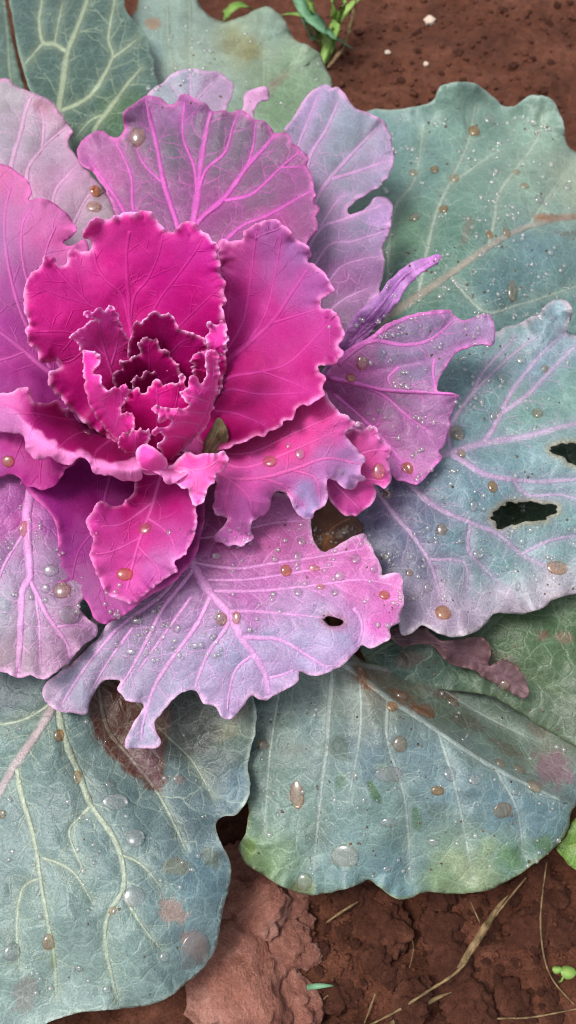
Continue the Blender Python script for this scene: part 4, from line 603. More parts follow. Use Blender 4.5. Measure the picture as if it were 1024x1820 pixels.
def clip_in(lf, pts):
    k = inside(pts, lf.out)
    for h in lf.holes: k &= ~inside(pts, h)
    if not k.any(): return None
    i0 = int(np.argmax(k)); j = i0
    while j < len(pts) and k[j]: j += 1
    return pts[i0:j] if j - i0 >= 3 else None

def veinlets(lf, d):
    """side veinlets that branch off the main veins"""
    rnd = random.Random(lf.seed); pinkish = d['mat'] == 'pink'; small = []
    for w, pts, _ in lf.veins:
        pp = clip_in(lf, pts)
        if pp is None: continue
        L = 0; side = rnd.choice((-1, 1)); nxt = rnd.uniform(8, 22)
        for i in range(1, len(pp) - 2):
            L += np.linalg.norm(pp[i] - pp[i - 1])
            if L < nxt: continue
            L = 0; nxt = rnd.uniform(14, 30) * d.get('vgap', 1.7 if pinkish else 1.0); side = -side
            t = pp[i + 1] - pp[i - 1]; t = t / max(np.linalg.norm(t), 1e-6); a = side * R(rnd.uniform(38, 62))
            ln = rnd.uniform(24, 66); cur = -side * R(rnd.uniform(5, 30)) / 8
            q = [pp[i]]
            for k in range(max(3, int(ln / 6))):
                dr = np.array([t[0] * math.cos(a) - t[1] * math.sin(a), t[0] * math.sin(a) + t[1] * math.cos(a)])
                q.append(q[-1] + dr * 6); a += cur + R(rnd.uniform(-14, 14))
            q = clip_in(lf, np.array(q))
            if q is None or len(q) < 4: continue
            small.append((catmull(q, 4), min(w * .5, 1.9)))
            for _ in range(2):
                if len(q) > 5 and rnd.random() < .65:
                    j = rnd.randint(2, len(q) - 2); aa = a + rnd.choice((-1, 1)) * R(60); q2 = [q[j]]
                    for k in range(rnd.randint(3, 7)):
                        q2.append(q2[-1] + np.array([t[0] * math.cos(aa) - t[1] * math.sin(aa), t[0] * math.sin(aa) + t[1] * math.cos(aa)]) * 5); aa += R(rnd.uniform(-18, 18))
                    q2 = clip_in(lf, np.array(q2))
                    if q2 is not None and len(q2) > 2: small.append((catmull(q2, 4), 1.3))
    return small

def prep(key, d):
    lf = Leaf(); lf.key = key; lf.d = d; seed = (sum(map(ord, key)) * 31 + len(LV) * 17) % 997; lf.seed = seed
    pts = np.array(d['out'], float)
    step = d.get('step', 3.2)
    P = catmull(pts, step, True)
    # frill: small lobes along the margin
    fa, fl = d.get('frill', (1.2, 14))
    nxt = np.roll(P, -1, 0); prv = np.roll(P, 1, 0)
    tan = nxt - prv; tan /= np.maximum(np.linalg.norm(tan, axis=1), 1e-6)[:, None]
    nor = np.c_[tan[:, 1], -tan[:, 0]]
    s = np.r_[0, np.cumsum(np.linalg.norm(np.diff(P, axis=0), axis=1))]
    w = vnoise(s / fl, s * 0 + seed, 1) + .6 * vnoise(s / (fl * .45), s * 0 + seed + 5.5, 2)
    w = w * (.55 + .9 * np.abs(vnoise(s / (fl * 4.3), s * 0 + seed + 9, 4))) + .5 * vnoise(s / (fl * 2.1), s * 0 + seed + 3, 6)
    lf.out = P + nor * (fa * w)[:, None]
    lf.A = lf.out; lf.B = np.roll(lf.out, -1, 0)
    lf.s = np.r_[0, np.cumsum(np.linalg.norm(lf.B - lf.A, axis=1))]
    lf.holes = []
    for h in d.get('holes', []):
        h = catmull(np.array(h, float), 3, True); c = h.mean(0); k = np.arange(len(h))
        lf.holes.append(c + (h - c) * (1 + .06 * vnoise(k / 2.3, k * 0 + seed, 5) + .14 * vnoise(k / 5., k * 0 + seed, 9))[:, None])
    lf.hA = [h for h in lf.holes]; 
    lf.veins = [(v[0], catmull(np.array(v[1], float), 4.0), lin(v[2] if len(v) > 2 else d['vc'])) for v in d['veins']]
    if lf.veins:
        lf.vA = np.vstack([v[1][:-1] for v in lf.veins]); lf.vB = np.vstack([v[1][1:] for v in lf.veins])
    lf.tps = TPS(d['z']); lf.small = veinlets(lf, d)
    ss = [q for q, _ in lf.small] + [v[1] for v in lf.veins]
    if ss: lf.sA = np.vstack([q[:-1] for q in ss]); lf.sB = np.vstack([q[1:] for q in ss])
    cp = d['col']; lf.cp = np.array([c[:2] for c in cp], float); lf.cc = np.array([lin(c[2]) for c in cp])
    return lf

def edge_info(lf, P):
    e, i, t = fastdist(P, lf.A, lf.B)
    return e, lf.s[i] + t * (lf.s[i + 1] - lf.s[i])

def surf(lf, P, e=None, s=None, vd=None):
    """height of the leaf in metres at the sight lines P"""
    P = np.asarray(P, float); d = lf.d; sd = lf.seed
    if e is None: e, s = edge_info(lf, P)
    z = lf.tps(P) * .01
    if vd is None:
        vd = fastdist(P, lf.vA, lf.vB)[0] if lf.veins else np.full(len(P), 50.)
    q = d.get('quilt', .25 if d['mat'] == 'pink' else 1.6) * .001
    z = z + q * (1 - np.exp(-vd / 16.0))
    if lf.veins:
        z = z + d.get('blister', {'pink': .15, 'grey': .55}.get(d['mat'], .6)) * .001 * (1 - np.exp(-fastdist(P, lf.sA, lf.sB)[0] / 6.0))
    pu = d.get('pucker', 1.6) * .001 * .85
    z = z + pu * vnoise(P[:, 0] / 95, P[:, 1] / 95, sd) + pu * .3 * vnoise(P[:, 0] / 31, P[:, 1] / 31, sd + 3) + pu * .07 * vnoise(P[:, 0] / 11, P[:, 1] / 11, sd + 4)
    ra, rl, rd = d.get('ruffle', (2.0, 30, 16))
    wv = vnoise(s / rl, s * 0 + .3 + sd, 7) + .55 * vnoise(s / (rl * .43), s * 0 + 2.3 + sd, 8)
    z = z + ra * .001 * wv * np.exp(-e / rd)
    for (pl, drop, wid) in d.get('folds', []):
        pl = catmull(np.array(pl, float), 6); dd, i, tt = fastdist(P, pl[:-1], pl[1:]); ab = pl[1:][i] - pl[:-1][i]; ap = P - pl[:-1][i]
        sg = ab[:, 0] * ap[:, 1] - ab[:, 1] * ap[:, 0]           # > 0: right-hand side of the fold line
        z = z - drop * .01 * np.where(sg * np.sign(wid) > 0, 1 - np.exp(-dd / abs(wid)), 0)
    z = z - d.get('curl', .3) * .001 * np.exp(-(e / 5.0) ** 2)
    return z

def leaf_color(lf, P, e=None, s=None):
    d = lf.d
    if e is None: e, s = edge_info(lf, P)
    Q = P + np.c_[vnoise(P[:, 0] / 30, P[:, 1] / 30, 41), vnoise(P[:, 0] / 30, P[:, 1] / 30, 43)] * 16
    D = np.linalg.norm(Q[:, None] - lf.cp[None], axis=2)
    W = 1 / (D + 12) ** 3.0
    C = (W @ lf.cc) / W.sum(1)[:, None] * np.array(d.get('gain', 1.0))
    mask = np.zeros(len(P))
    rim, rw = d.get('rim', (None, 0))
    if rim:
        k = np.exp(-(e / (rw * (1 + .45 * vnoise(s / 17, s * 0 + lf.seed, 5)))) ** 2) * (.78 + .42 * vnoise(s / 23, s * 0 + lf.seed, 6))
        k = np.clip(k, 0, 1)[:, None]
        C = C * (1 - k) + lin(rim) * k
    for st in d.get('stains', []):
        hexa, cx, cy, rx, ry, ang, amt = st
        a = math.radians(ang); u = (P[:, 0] - cx) * math.cos(a) + (P[:, 1] - cy) * math.sin(a); v = -(P[:, 0] - cx) * math.sin(a) + (P[:, 1] - cy) * math.cos(a)
        rr = np.sqrt((u / rx) ** 2 + (v / ry) ** 2) + .35 * vnoise(P[:, 0] / 13, P[:, 1] / 13, 71) + .2 * vnoise(P[:, 0] / 5, P[:, 1] / 5, 72)
        k = np.clip((1.15 - rr) / .3, 0, 1)[:, None] * amt; mask = np.maximum(mask, k[:, 0])
        C = C * (1 - k) + lin(hexa) * k
    for st in d.get('blots', []):
        hexa, poly, amt, soft = st
        poly = np.array(poly, float); ins = inside(P, poly); dd = segdist(P, poly, np.roll(poly, -1, 0))[0] * np.where(ins, 1, -1)
        dd = dd + 7 * vnoise(P[:, 0] / 14, P[:, 1] / 14, 77)
        k = np.clip(dd / soft + .5, 0, 1)[:, None] * amt; mask = np.maximum(mask, k[:, 0])
        C = C * (1 - k) + lin(hexa) * k
    lf.mask = mask
    return C

GAIN = {'green': np.array((.64, .635, .68)), 'grey': np.array((.92, .87, .89)), 'pink': np.array((1.1, .85, 1.04)), 'dry': 1.0}
def build_leaf(lf):
    d = lf.d; g = d.get('grid', 5.6 if d['mat'] == 'green' else 5.0)
    lo = lf.out.min(0); hi = lf.out.max(0)
    lo = np.maximum(lo, (-230, -200)); hi = np.minimum(hi, (1160, 1900))
    X, Y = np.meshgrid(np.arange(lo[0], hi[0], g), np.arange(lo[1], hi[1], g * .87))
    X[1::2] += g / 2
    P = np.c_[X.ravel(), Y.ravel()] + RNG.uniform(-.12, .12, (X.size, 2)) * g
    P = P[inside(P, lf.out)]
    rings = [lf.out] + lf.holes
    for h in lf.holes: P = P[~inside(P, h)]
    A = np.vstack(rings); B = np.vstack([np.roll(r, -1, 0) for r in rings])
    e = fastdist(P, A, B)[0]; P = P[e > g * .45]
    allp = np.vstack([A, P]); edges = []; o = 0
    for r in rings:
        n = len(r); edges += [(o + i, o + (i + 1) % n) for i in range(n)]; o += n
    r = delaunay_2d_cdt([Vector(p) for p in allp], edges, [], 0, 1e-4)
    V2 = np.array([(v.x, v.y) for v in r[0]]); F = np.array(r[2])
    ce = V2[F].mean(1); k = inside(ce, lf.out)
    for h in lf.holes: k &= ~inside(ce, h)
    F = F[k]
    a = V2[F]; cr = (a[:, 1, 0] - a[:, 0, 0]) * (a[:, 2, 1] - a[:, 0, 1]) - (a[:, 1, 1] - a[:, 0, 1]) * (a[:, 2, 0] - a[:, 0, 0])
    F[cr > 0] = F[cr > 0][:, ::-1]
    used = np.unique(F); mp = -np.ones(len(V2), int); mp[used] = np.arange(len(used)); V2 = V2[used]; F = mp[F]
    e, s = edge_info(lf, V2)
    vd = fastdist(V2, lf.vA, lf.vB)[0] if lf.veins else np.full(len(V2), 50.)
    z = np.maximum(surf(lf, V2, e, s, vd), .008)
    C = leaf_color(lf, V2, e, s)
    if lf.holes:
        he = np.min([segdist(V2, h, np.roll(h, -1, 0))[0] for h in lf.holes], 0)
        k = np.exp(-(he / 8) ** 2)[:, None] * .75; C = C * (1 - k) + lin(d.get('holerim', '#a89a78')) * k
    vc = lin(d['vc']); halo = (np.exp(-(vd / 9.0) ** 1.4) * d.get('halo', .3) * (1 - .8 * lf.mask))[:, None]
    C = C * (1 - halo) + vc * halo
    W = at(V2, z) - OFF
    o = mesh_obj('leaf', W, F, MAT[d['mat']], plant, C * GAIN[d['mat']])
    md = o.modifiers.new('thickness', 'SOLIDIFY'); md.thickness = d.get('thick', .0005 if d['mat'] == 'pink' else .0007); md.offset = -1
    o['label'] = d['label']
    lf.obj = o
    # veins
    def ribbons(specs):
        """dome-profiled ribbons on the leaf; specs: (points, start width, end width, height, strength)"""
        prof = np.array([-1, -.62, -.25, .25, .62, 1]); hp = np.array([-.55, .42, .95, .95, .42, -.55]); cp = np.array([.06, .6, 1, 1, .6, .06])
        m = len(prof); QQ, HH, KK, VC = [], [], [], []
        for pts, w0, w1, hgt, strength, vcol in specs:
            n = len(pts); tan = np.gradient(pts, axis=0); tan /= np.maximum(np.linalg.norm(tan, axis=1), 1e-6)[:, None]
            nor = np.c_[-tan[:, 1], tan[:, 0]]
            ww = np.linspace(1, 0, n) ** .55 * (w0 - w1) + w1
            ww = ww * (1 + .18 * vnoise(np.arange(n) / 4., np.arange(n) * 0 + pts[0, 0], 3))
            VC.append(np.tile(vcol, (n * m, 1))); QQ.append((pts[:, None, :] + nor[:, None, :] * (prof[None, :, None] * ww[:, None, None])).reshape(-1, 2))
            h = hp[None] * (hgt * np.clip(ww / w0, .35, 1))[:, None] + .00010
            h[0] -= hgt * .8; h[-1] -= hgt * .8; HH.append(h.ravel())
            KK.append((cp[None, :] * strength * np.linspace(1, .72, n)[:, None]).ravel())
        Q = np.vstack(QQ); e, s = edge_info(lf, Q)
        W = at(Q, surf(lf, Q, e, s) + np.concatenate(HH)) - OFF
        c = leaf_color(lf, Q, e, s); k = (np.concatenate(KK) * (1 - .8 * lf.mask))[:, None]; c = c * (1 - k) + np.vstack(VC) * k
        res, o0 = [], 0
        for q in QQ:
            n = len(q) // m; I = np.arange(n * m).reshape(n, m)
            Fq = np.c_[I[:-1, :-1].ravel(), I[1:, :-1].ravel(), I[1:, 1:].ravel(), I[:-1, 1:].ravel()]
            a = q[Fq[0]]; cr = (a[1, 0] - a[0, 0]) * (a[2, 1] - a[0, 1]) - (a[1, 1] - a[0, 1]) * (a[2, 0] - a[0, 0])
            if cr > 0: Fq = Fq[:, ::-1]
            res.append((W[o0:o0 + len(q)], Fq, c[o0:o0 + len(q)])); o0 += len(q)
        return res
    vs = d.get('vs', .85); big = []; small = lf.small; pinkish = d['mat'] == 'pink'
    for w, pts, vcol in lf.veins:
        pp = clip_in(lf, pts)
        if pp is None: continue
        big.append((pp, w * d.get('vw', 1.0 if pinkish else 1.3), max(1.3, w * .4), min(.0012, (.00007 if pinkish else .00016) * w), vs, vcol))
    if big:
        for n, (Wd, Fq, c) in enumerate(ribbons(big)):
            mesh_obj('midrib' if n == 0 else 'vein', Wd, Fq, MAT[d['mat']], o, c * GAIN[d['mat']])
    if small:
        VV, FF, CC, n = [], [], [], 0
        for Wd, Fq, c in ribbons([(q, w, .8, .00010, vs * (.35 if pinkish else .5), vc) for q, w in small]):
            VV.append(Wd); FF.append(Fq + n); CC.append(c); n += len(Wd)
        vo = mesh_obj('veinlets', np.vstack(VV), np.vstack(FF), MAT[d['mat']], o, np.vstack(CC) * GAIN[d['mat']])
        vo['kind'] = 'stuff'

for key, d in LEAVES.items(): LV[key] = prep(key, d)
for lf in LV.values(): build_leaf(lf)

# stalk that carries the rosette
def tube(path, radii, seg=10):
    V, F = [], []; path = [Vector(p) for p in path]; n = len(path)
    ref = Vector((.3, .2, 1)).normalized()
    for i, p in enumerate(path):
        t = (path[min(i + 1, n - 1)] - path[max(i - 1, 0)]).normalized()
        u = t.cross(ref)
        if u.length < 1e-3: u = t.cross(Vector((1, 0, 0)))
        u.normalize(); v = t.cross(u)
        for k in range(seg):
            a = 2 * math.pi * k / seg; V.append(p + (u * math.cos(a) + v * math.sin(a)) * radii[i])
    for i in range(n - 1):
        for k in range(seg):
            F.append((i * seg + k, i * seg + (k + 1) % seg, (i + 1) * seg + (k + 1) % seg, (i + 1) * seg + k))
    F.append(tuple(range(seg))[::-1]); F.append(tuple(range((n - 1) * seg, n * seg)))
    return V, F
zs = np.linspace(-.02, .125, 12)
V, F = tube([(.002 * math.sin(z * 60), .002 * math.cos(z * 50) - .006 * z, z) for z in zs], [.016 + .002 * math.sin(z * 220) - .05 * max(z - .06, 0) for z in zs], 16)
mesh_obj('stem', V, F, MAT['stem'], plant)

# ------------------------------------------------------------------ topmost leaf under a sight line
KEYS = list(LV)
def topmost(P):
    P = np.asarray(P, float); z = np.full(len(P), -1.0); who = np.full(len(P), -1)
    for n, k in enumerate(KEYS):
        lf = LV[k]; m = inside(P, lf.out)
        for h in lf.holes: m &= ~inside(P, h)
        if not m.any(): continue
        zz = np.full(len(P), -1.0); zz[m] = surf(lf, P[m]); b = zz > z; z[b] = zz[b]; who[b] = n
    return z, who
def frame(P, who, z):
    """points and upward normals of the leaves at P"""
    X = np.zeros((len(P), 3)); Nn = np.zeros((len(P), 3))
    for n in set(who.tolist()):
        m = who == n; lf = LV[KEYS[n]]; Q = P[m]
        p0 = at(Q, z[m]); a = Q + (2.5, 0); b = Q - (0, 2.5)
        pa = at(a, surf(lf, a)); pb = at(b, surf(lf, b)); nn = np.cross(pa - p0, pb - p0)
        nn /= np.linalg.norm(nn, axis=1)[:, None]; nn[nn[:, 2] < 0] *= -1; X[m] = p0; Nn[m] = nn
    return X, Nn

# ------------------------------------------------------------------ water droplets
def dome_mesh(name, mat, seg=18, prof=((.86, -.12), (.99, .03), (1.0, .16), (.93, .34), (.76, .50), (.50, .61), (.22, .66))):
    V = [(0, 0, -.12)]; F = []
    for r, h in prof:
        V += [(r * math.cos(2 * math.pi * k / seg), r * math.sin(2 * math.pi * k / seg), h) for k in range(seg)]
    V.append((0, 0, .675)); n = len(prof)
    for k in range(seg): F.append((0, 1 + (k + 1) % seg, 1 + k))
    for i in range(n - 1):
        for k in range(seg):
            a = 1 + i * seg; b = a + seg; F.append((a + k, a + (k + 1) % seg, b + (k + 1) % seg, b + k))
    for k in range(seg): F.append((1 + (n - 1) * seg + k, 1 + (n - 1) * seg + (k + 1) % seg, len(V) - 1))
    me = bpy.data.meshes.new(name); me.from_pydata(V, [], F); me.polygons.foreach_set('use_smooth', [True] * len(F)); me.materials.append(mat)
    return me
DOME = {'c': dome_mesh('clear_droplet', MAT['water']), 'm': dome_mesh('muddy_droplet', MAT['mud'])}
PALE = dome_mesh('pale_muddy_droplet', MAT['mud_pale'])
DROPS = [ # x, y, rx, ry, kind  (photo pixels)
 (842,234,10,10,'m'),(870,214,11,9,'c'),(735,308,8,8,'m'),(773,302,7,8,'m'),(808,318,9,9,'m'),(737,387,9,8,'m'),(789,372,8,9,'m'),(932,331,8,6,'m'),(1008,333,7,7,'c'),(870,418,7,8,'m'),(900,415,9,8,'m'),(910,518,11,16,'m'),(958,356,9,7,'c'),(918,306,6,6,'m'),(885,345,6,5,'c'),(760,440,5,5,'c'),
 (812,770,13,13,'m'),(820,806,8,8,'m'),(875,865,9,9,'m'),(785,943,10,10,'m'),(990,1008,18,13,'m'),(787,1090,14,14,'m'),(955,735,9,9,'m'),(892,672,8,8,'c'),(842,900,8,8,'c'),(722,832,10,9,'m'),(760,1045,8,8,'c'),(920,1042,8,7,'c'),(728,1018,7,6,'m'),(925,640,8,6,'c'),(878,740,8,7,'c'),(850,985,9,6,'c'),(968,655,6,6,'m'),
 (508,1014,10,10,'m'),(558,1012,11,8,'m'),(604,1024,10,8,'c'),(632,994,10,9,'c'),(536,962,8,8,'c'),(530,990,8,9,'c'),(530,1052,8,9,'c'),(570,1043,8,6,'m'),(596,1053,7,7,'c'),(683,1058,10,9,'m'),(393,1100,10,11,'m'),(420,1098,8,11,'m'),(665,1012,7,6,'c'),(270,1118,9,8,'c'),(245,1101,13,9,'c'),(315,1117,8,8,'c'),(232,1158,9,5,'c'),(210,1146,8,6,'c'),(300,1108,4,4,'c'),(345,1148,8,5,'c'),(385,988,9,5,'c'),(107,1190,5,5,'c'),
 (45,940,12,12,'m'),(110,1050,15,14,'m'),(122,1092,19,15,'c'),(80,1046,9,8,'c'),(90,1014,13,11,'c'),
 (222,1021,15,11,'m'),(258,940,12,9,'m'),(300,946,6,5,'c'),(206,1052,5,4,'c'),
 (480,820,13,10,'m'),(533,807,9,8,'c'),(512,792,5,5,'c'),(607,838,5,4,'c'),(673,838,12,12,'m'),(725,834,10,10,'m'),(688,879,9,8,'m'),
 (643,645,11,10,'m'),(624,672,9,7,'m'),(724,686,6,6,'c'),(702,688,4,4,'c'),(676,730,7,4,'c'),(684,626,4,4,'c'),(785,610,4,3,'c'),
 (238,1594,18,15,'c'),(205,1425,21,13,'c'),(240,1490,16,15,'c'),(20,1692,13,13,'c'),(88,1673,12,13,'m'),(138,1380,10,12,'m'),(105,1307,9,10,'m'),(200,1618,8,7,'m'),(292,1700,8,8,'c'),(140,1722,8,6,'c'),(190,1759,7,6,'c'),(145,1452,7,6,'c'),(22,1513,5,4,'c'),(4,1447,8,7,'m'),(196,1394,9,7,'c'),(122,1426,6,5,'c'),(345,1690,28,34,'c'),(168,1533,4,4,'c'),
 (613,1522,24,20,'c'),(893,1440,17,13,'m'),(948,1398,15,11,'m'),(800,1376,15,13,'c'),(710,1322,13,13,'m'),(803,1248,12,10,'m'),(778,1405,12,8,'m'),(888,1357,10,9,'m'),(922,1368,12,9,'m'),(843,1386,12,9,'c'),(692,1376,26,13,'c'),(528,1412,12,23,'m'),(540,1566,15,15,'c'),(467,1325,10,10,'m'),(645,1206,11,24,'m'),(696,1256,10,9,'m'),(770,1497,11,7,'c'),(896,1217,10,8,'m'),(752,1265,24,11,'m'),(712,1236,14,12,'m'),(688,1545,8,6,'c'),(630,1378,9,8,'c'),(915,1408,6,5,'c'),(690,1462,15,10,'c'),
 (170,340,10,9,'m'),(167,368,13,9,'m'),(244,244,13,13,'m'),(15,820,11,8,'m'),(155,770,8,6,'c'),(118,738,6,5,'c'),(425,940,5,4,'c'),(560,940,4,5,'c'),
]
WHERE = {'outer_far_left': 'the top left corner leaf', 'outer_top_left': 'the dark top left leaf', 'outer_top': 'the wavy top green leaf', 'outer_top_right': 'the upper right blue-green leaf', 'outer_right': 'the right blue-grey leaf with holes',
 'lower_far_right': 'the mossy shaded right leaf', 'dried_purple': 'the withered purple leaf', 'lower_right': 'the lower right folded leaf', 'leaf_edge_right': 'the yellow-green leaf tip', 'lower_left': 'the lower left blue-green leaf', 'left_upper_grey': 'the pinkish grey leaf at left',
 'back_small': 'the small pale back leaf', 'top_pink_grey': 'the fan-shaped grey-purple leaf', 'right_upper_grey': 'the two-lobed notched leaf', 'left_pink': 'the left pink-mauve leaf', 'right_spread': 'the spreading mauve leaf', 'right_narrow': 'the narrow violet lobe', 'stage_brown': 'the brown leaf scrap',
 'lower_big': 'the broad lilac-blue leaf', 'left_lower_blue': 'the lilac-grey leaf at lower left', 'lower_dark_purple': 'the dark purple shaded leaf', 'left_small_dark': 'the small dark magenta lobe', 'front_lower_pink': 'the cupped front magenta leaf', 'front_right_frill': 'the frilled pink leaf right of the heart', 'front_right_small': 'the small crinkled pink lobe',
 'right_magenta': 'the upright right magenta leaf', 'back_magenta': 'the tall magenta back leaf', 'front_bowl': 'the dark bowl-shaped leaf'}
Pd = np.array([d[:2] for d in DROPS], float); zd, wd = topmost(Pd); Xd, Nd = frame(Pd, wd, zd)
scale_px = np.linalg.norm(Xd - CAMPOS, axis=1) / FPX
ORD = ['second', 'third', 'fourth', 'fifth', 'sixth', 'seventh', 'eighth', 'ninth', 'tenth', 'eleventh', 'twelfth', 'thirteenth', 'fourteenth', 'fifteenth', 'sixteenth']
def ordinal(i, n, a='top', hi='topmost', lo='lowest'):
    return hi if i == 0 else lo if i == n - 1 else ORD[i - 1] + ' from ' + a
count = {}
for n in range(len(DROPS)):
    if wd[n] < 0: continue
    x, y, rx, ry, kd = DROPS[n]; big = max(rx, ry) >= 14
    count[(wd[n], kd, big)] = count.get((wd[n], kd, big), 0) + 1
for n in range(len(DROPS)):
    if wd[n] < 0: continue
    x, y, rx, ry, kd = DROPS[n]; big = max(rx, ry) >= 14
    o = bpy.data.objects.new('water_droplet', PALE if kd == 'm' and n % 3 != 0 else DOME[kd]); COL.objects.link(o)
    q = Vector((0, 0, 1)).rotation_difference(Vector(Nd[n])); o.rotation_mode = 'QUATERNION'; o.rotation_quaternion = q
    fy = 1.25 if y < 1000 else 1.05
    s = scale_px[n]; o.location = Xd[n]; o.scale = (rx * s, ry * s * fy, min(rx, ry) * s * (.36 if max(rx, ry) > 24 else .5 if max(rx, ry) >= 17 else .9))
    place = WHERE.get(KEYS[wd[n]], 'the magenta heart')
    size = 'large' if big else 'small'; tint = 'amber' if kd == 'm' else 'clear'
    key = (wd[n], kd, big); mates = sorted((DROPS[i][1], i) for i in range(len(DROPS)) if wd[i] == wd[n] and DROPS[i][4] == kd and (max(DROPS[i][2:4]) >= 14) == big)
    if len(mates) > 1: tag(o, '%s %s %s droplet on %s' % (ordinal([m[1] for m in mates].index(n), len(mates)), size, tint, place), 'droplet', '%s %s droplets on %s' % (size, tint, place))
    else: tag(o, 'only %s %s water droplet on %s' % (size, tint, place), 'droplet', 'water droplets on the leaves')

# fine dew and splashed soil flecks: nobody could count them
def scatter(n, boxes, seed):
    r = np.random.default_rng(seed); out = []
    for (x0, y0, x1, y1, w) in boxes:
        k = int(n * w); c = r.uniform((x0, y0), (x1, y1), (k, 2)); out.append(c)
    return np.vstack(out)
BOX = [(650,560,1020,1060,.34),(680,200,1020,560,.22),(380,930,710,1120,.16),(180,1040,400,1180,.08),(240,20,590,200,.06),(0,900,170,1100,.04),(440,1220,1010,1560,.08),(590,560,800,820,.05),(0,1250,380,1800,.05)]
P = scatter(5600, BOX, 5); P = P[vnoise(P[:, 0] / 34, P[:, 1] / 34, 88) + .5 * vnoise(P[:, 0] / 12, P[:, 1] / 12, 89) > .12]; P = P + 10 * np.c_[vnoise(P[:, 0] / 25, P[:, 1] / 25, 3), vnoise(P[:, 0] / 25, P[:, 1] / 25, 4)]
z, w = topmost(P); k = w >= 0; P, z, w = P[k], z[k], w[k]; X, Nn = frame(P, w, z)
def merged(name, X, Nn, rad, base_v, base_f, mat, squash, seed, jitter=0):
    r = np.random.default_rng(seed); VV, FF = [], []; bv = np.array(base_v); nb = len(bv)
    for i in range(len(X)):
        q = Vector((0, 0, 1)).rotation_difference(Vector(Nn[i])) @ Quaternion((0, 0, 1), r.uniform(0, 6.28))
        M = np.array(q.to_matrix()); v = bv * (1, r.uniform(.65, 1.2), squash)
        if jitter: v = v * (1 + r.uniform(-jitter, jitter, v.shape))
        VV.append(v * rad[i] @ M.T + X[i]); FF += [tuple(j + i * nb for j in f) for f in base_f]
    return mesh_obj(name, np.vstack(VV), FF, mat)
def half_ball(seg=8):
    V = [(0, 0, 1)]
    for a in (35, 68, 100): V += [(math.sin(R(a)) * math.cos(2 * math.pi * k / seg), math.sin(R(a)) * math.sin(2 * math.pi * k / seg), math.cos(R(a))) for k in range(seg)]
    F = [(0, 1 + k, 1 + (k + 1) % seg) for k in range(seg)]
    for i in range(2):
        for k in range(seg): a = 1 + i * seg; F.append((a + k, a + seg + k, a + seg + (k + 1) % seg, a + (k + 1) % seg))
    F.append(tuple(1 + 2 * seg + k for k in range(seg))[::-1]); return V, F
bv, bf = half_ball()
sp = np.linalg.norm(X - CAMPOS, axis=1) / FPX
dew = merged('dew_beads', X, Nn, RNG.uniform(.9, 1, len(X)) * sp * (1.3 + 5.0 * RNG.random(len(X)) ** 3.2), bv, bf, MAT['dew'], .85, 3)
tag(dew, 'tiny clear dew beads sprinkled over the leaves', 'dew', kind='stuff')
MAT['fleck'] = plain('soil_fleck', '#3a2a22', .8, '#7a6656', 600)
BOX2 = [(650,560,1020,1100,.25),(680,200,1020,560,.25),(440,1220,1010,1560,.28),(700,1120,1010,1330,.12),(0,1250,380,1800,.06),(240,20,590,200,.06),(300,920,700,1120,.06)]
P = scatter(620, BOX2, 9); z, w = topmost(P); k = w >= 0; P, z, w = P[k], z[k], w[k]; X, Nn = frame(P, w, z)
sp = np.linalg.norm(X - CAMPOS, axis=1) / FPX
fl = merged('soil_flecks', X, Nn, sp * (.6 + 2.0 * RNG.random(len(X)) ** 3), bv, bf, MAT['fleck'], .5, 4, .5)
tag(fl, 'specks of splashed brown soil dotted over the leaves', 'soil specks', kind='stuff')

# ------------------------------------------------------------------ things on the soil
MAT['clod'] = soil_material('soil_clod', '#34180f', '#573123', '#7e5140', .02)
MAT['clod_pink'] = soil_material('damp_clay_clod', '#6a362a', '#a06c5e', '#c89a8e', .03)
def ground_at(px, py):
    z = 0.0
    for _ in range(6):
        p = at([(px, py)], z)[0]; z = float(ground_h(p[0], p[1]))
    return Vector((p[0], p[1], z))
def clod_mesh(seed, mat, lump=1.0):
    bm = bmesh.new(); bmesh.ops.create_icosphere(bm, subdivisions=4, radius=1)
    from mathutils import noise
    off = Vector((seed * 7.1, seed * 3.3, seed * 1.7))
    for v in bm.verts:
        n = v.co.normalized(); k = lump * .42 * noise.noise(n * 1.3 + off) + lump * .30 * noise.noise(n * 3.1 + off) + .13 * noise.noise(n * 6 + off) + .08 * noise.noise(n * 13 + off) + .05 * noise.noise(n * 27 + off)
        c = noise.voronoi(n * 2.2 + off)[0]; k -= .12 * max(0, .12 - (c[1] - c[0])) / .12
        v.co = n * (1 + k)
    me = bpy.data.meshes.new('soil_clod'); bm.to_mesh(me); bm.free()
    me.polygons.foreach_set('use_smooth', [True] * len(me.polygons)); me.materials.append(mat); return me
CL = [clod_mesh(s, MAT['clod']) for s in range(5)]; CP = [clod_mesh(s + 9, MAT['clod_pink'], .55) for s in range(4)]
def clod(px, py, r, mesh, label, group, flat=.6, sink=.25):
    p = ground_at(px, py); s = (Vector(CAMPOS) - p).length / FPX * r
    o = bpy.data.objects.new('soil_clod', mesh); COL.objects.link(o)
    o.location = p + Vector((0, 0, s * flat * (1 - 2 * sink) * .5)); o.scale = (s, s * random.uniform(.8, 1.1), s * flat); o.rotation_euler = (random.uniform(-.3, .3), random.uniform(-.3, .3), random.uniform(0, 6.3))
    tag(o, label, 'soil clod', group)
CLAY = sorted([(425,1540,44),(440,1625,78),(515,1600,34),(425,1745,104),(510,1680,44),(505,1775,62),(548,1700,20),(556,1790,24),(545,1640,16)], key=lambda c: c[1])
for i, c in enumerate(CLAY):
    clod(*c, CP[i % 4], '%s pinkish clay lump beside the lower left leaf tip' % ordinal(i, len(CLAY)), 'pinkish clay lumps', .6, .2)
rc = random.Random(3)
spots = []
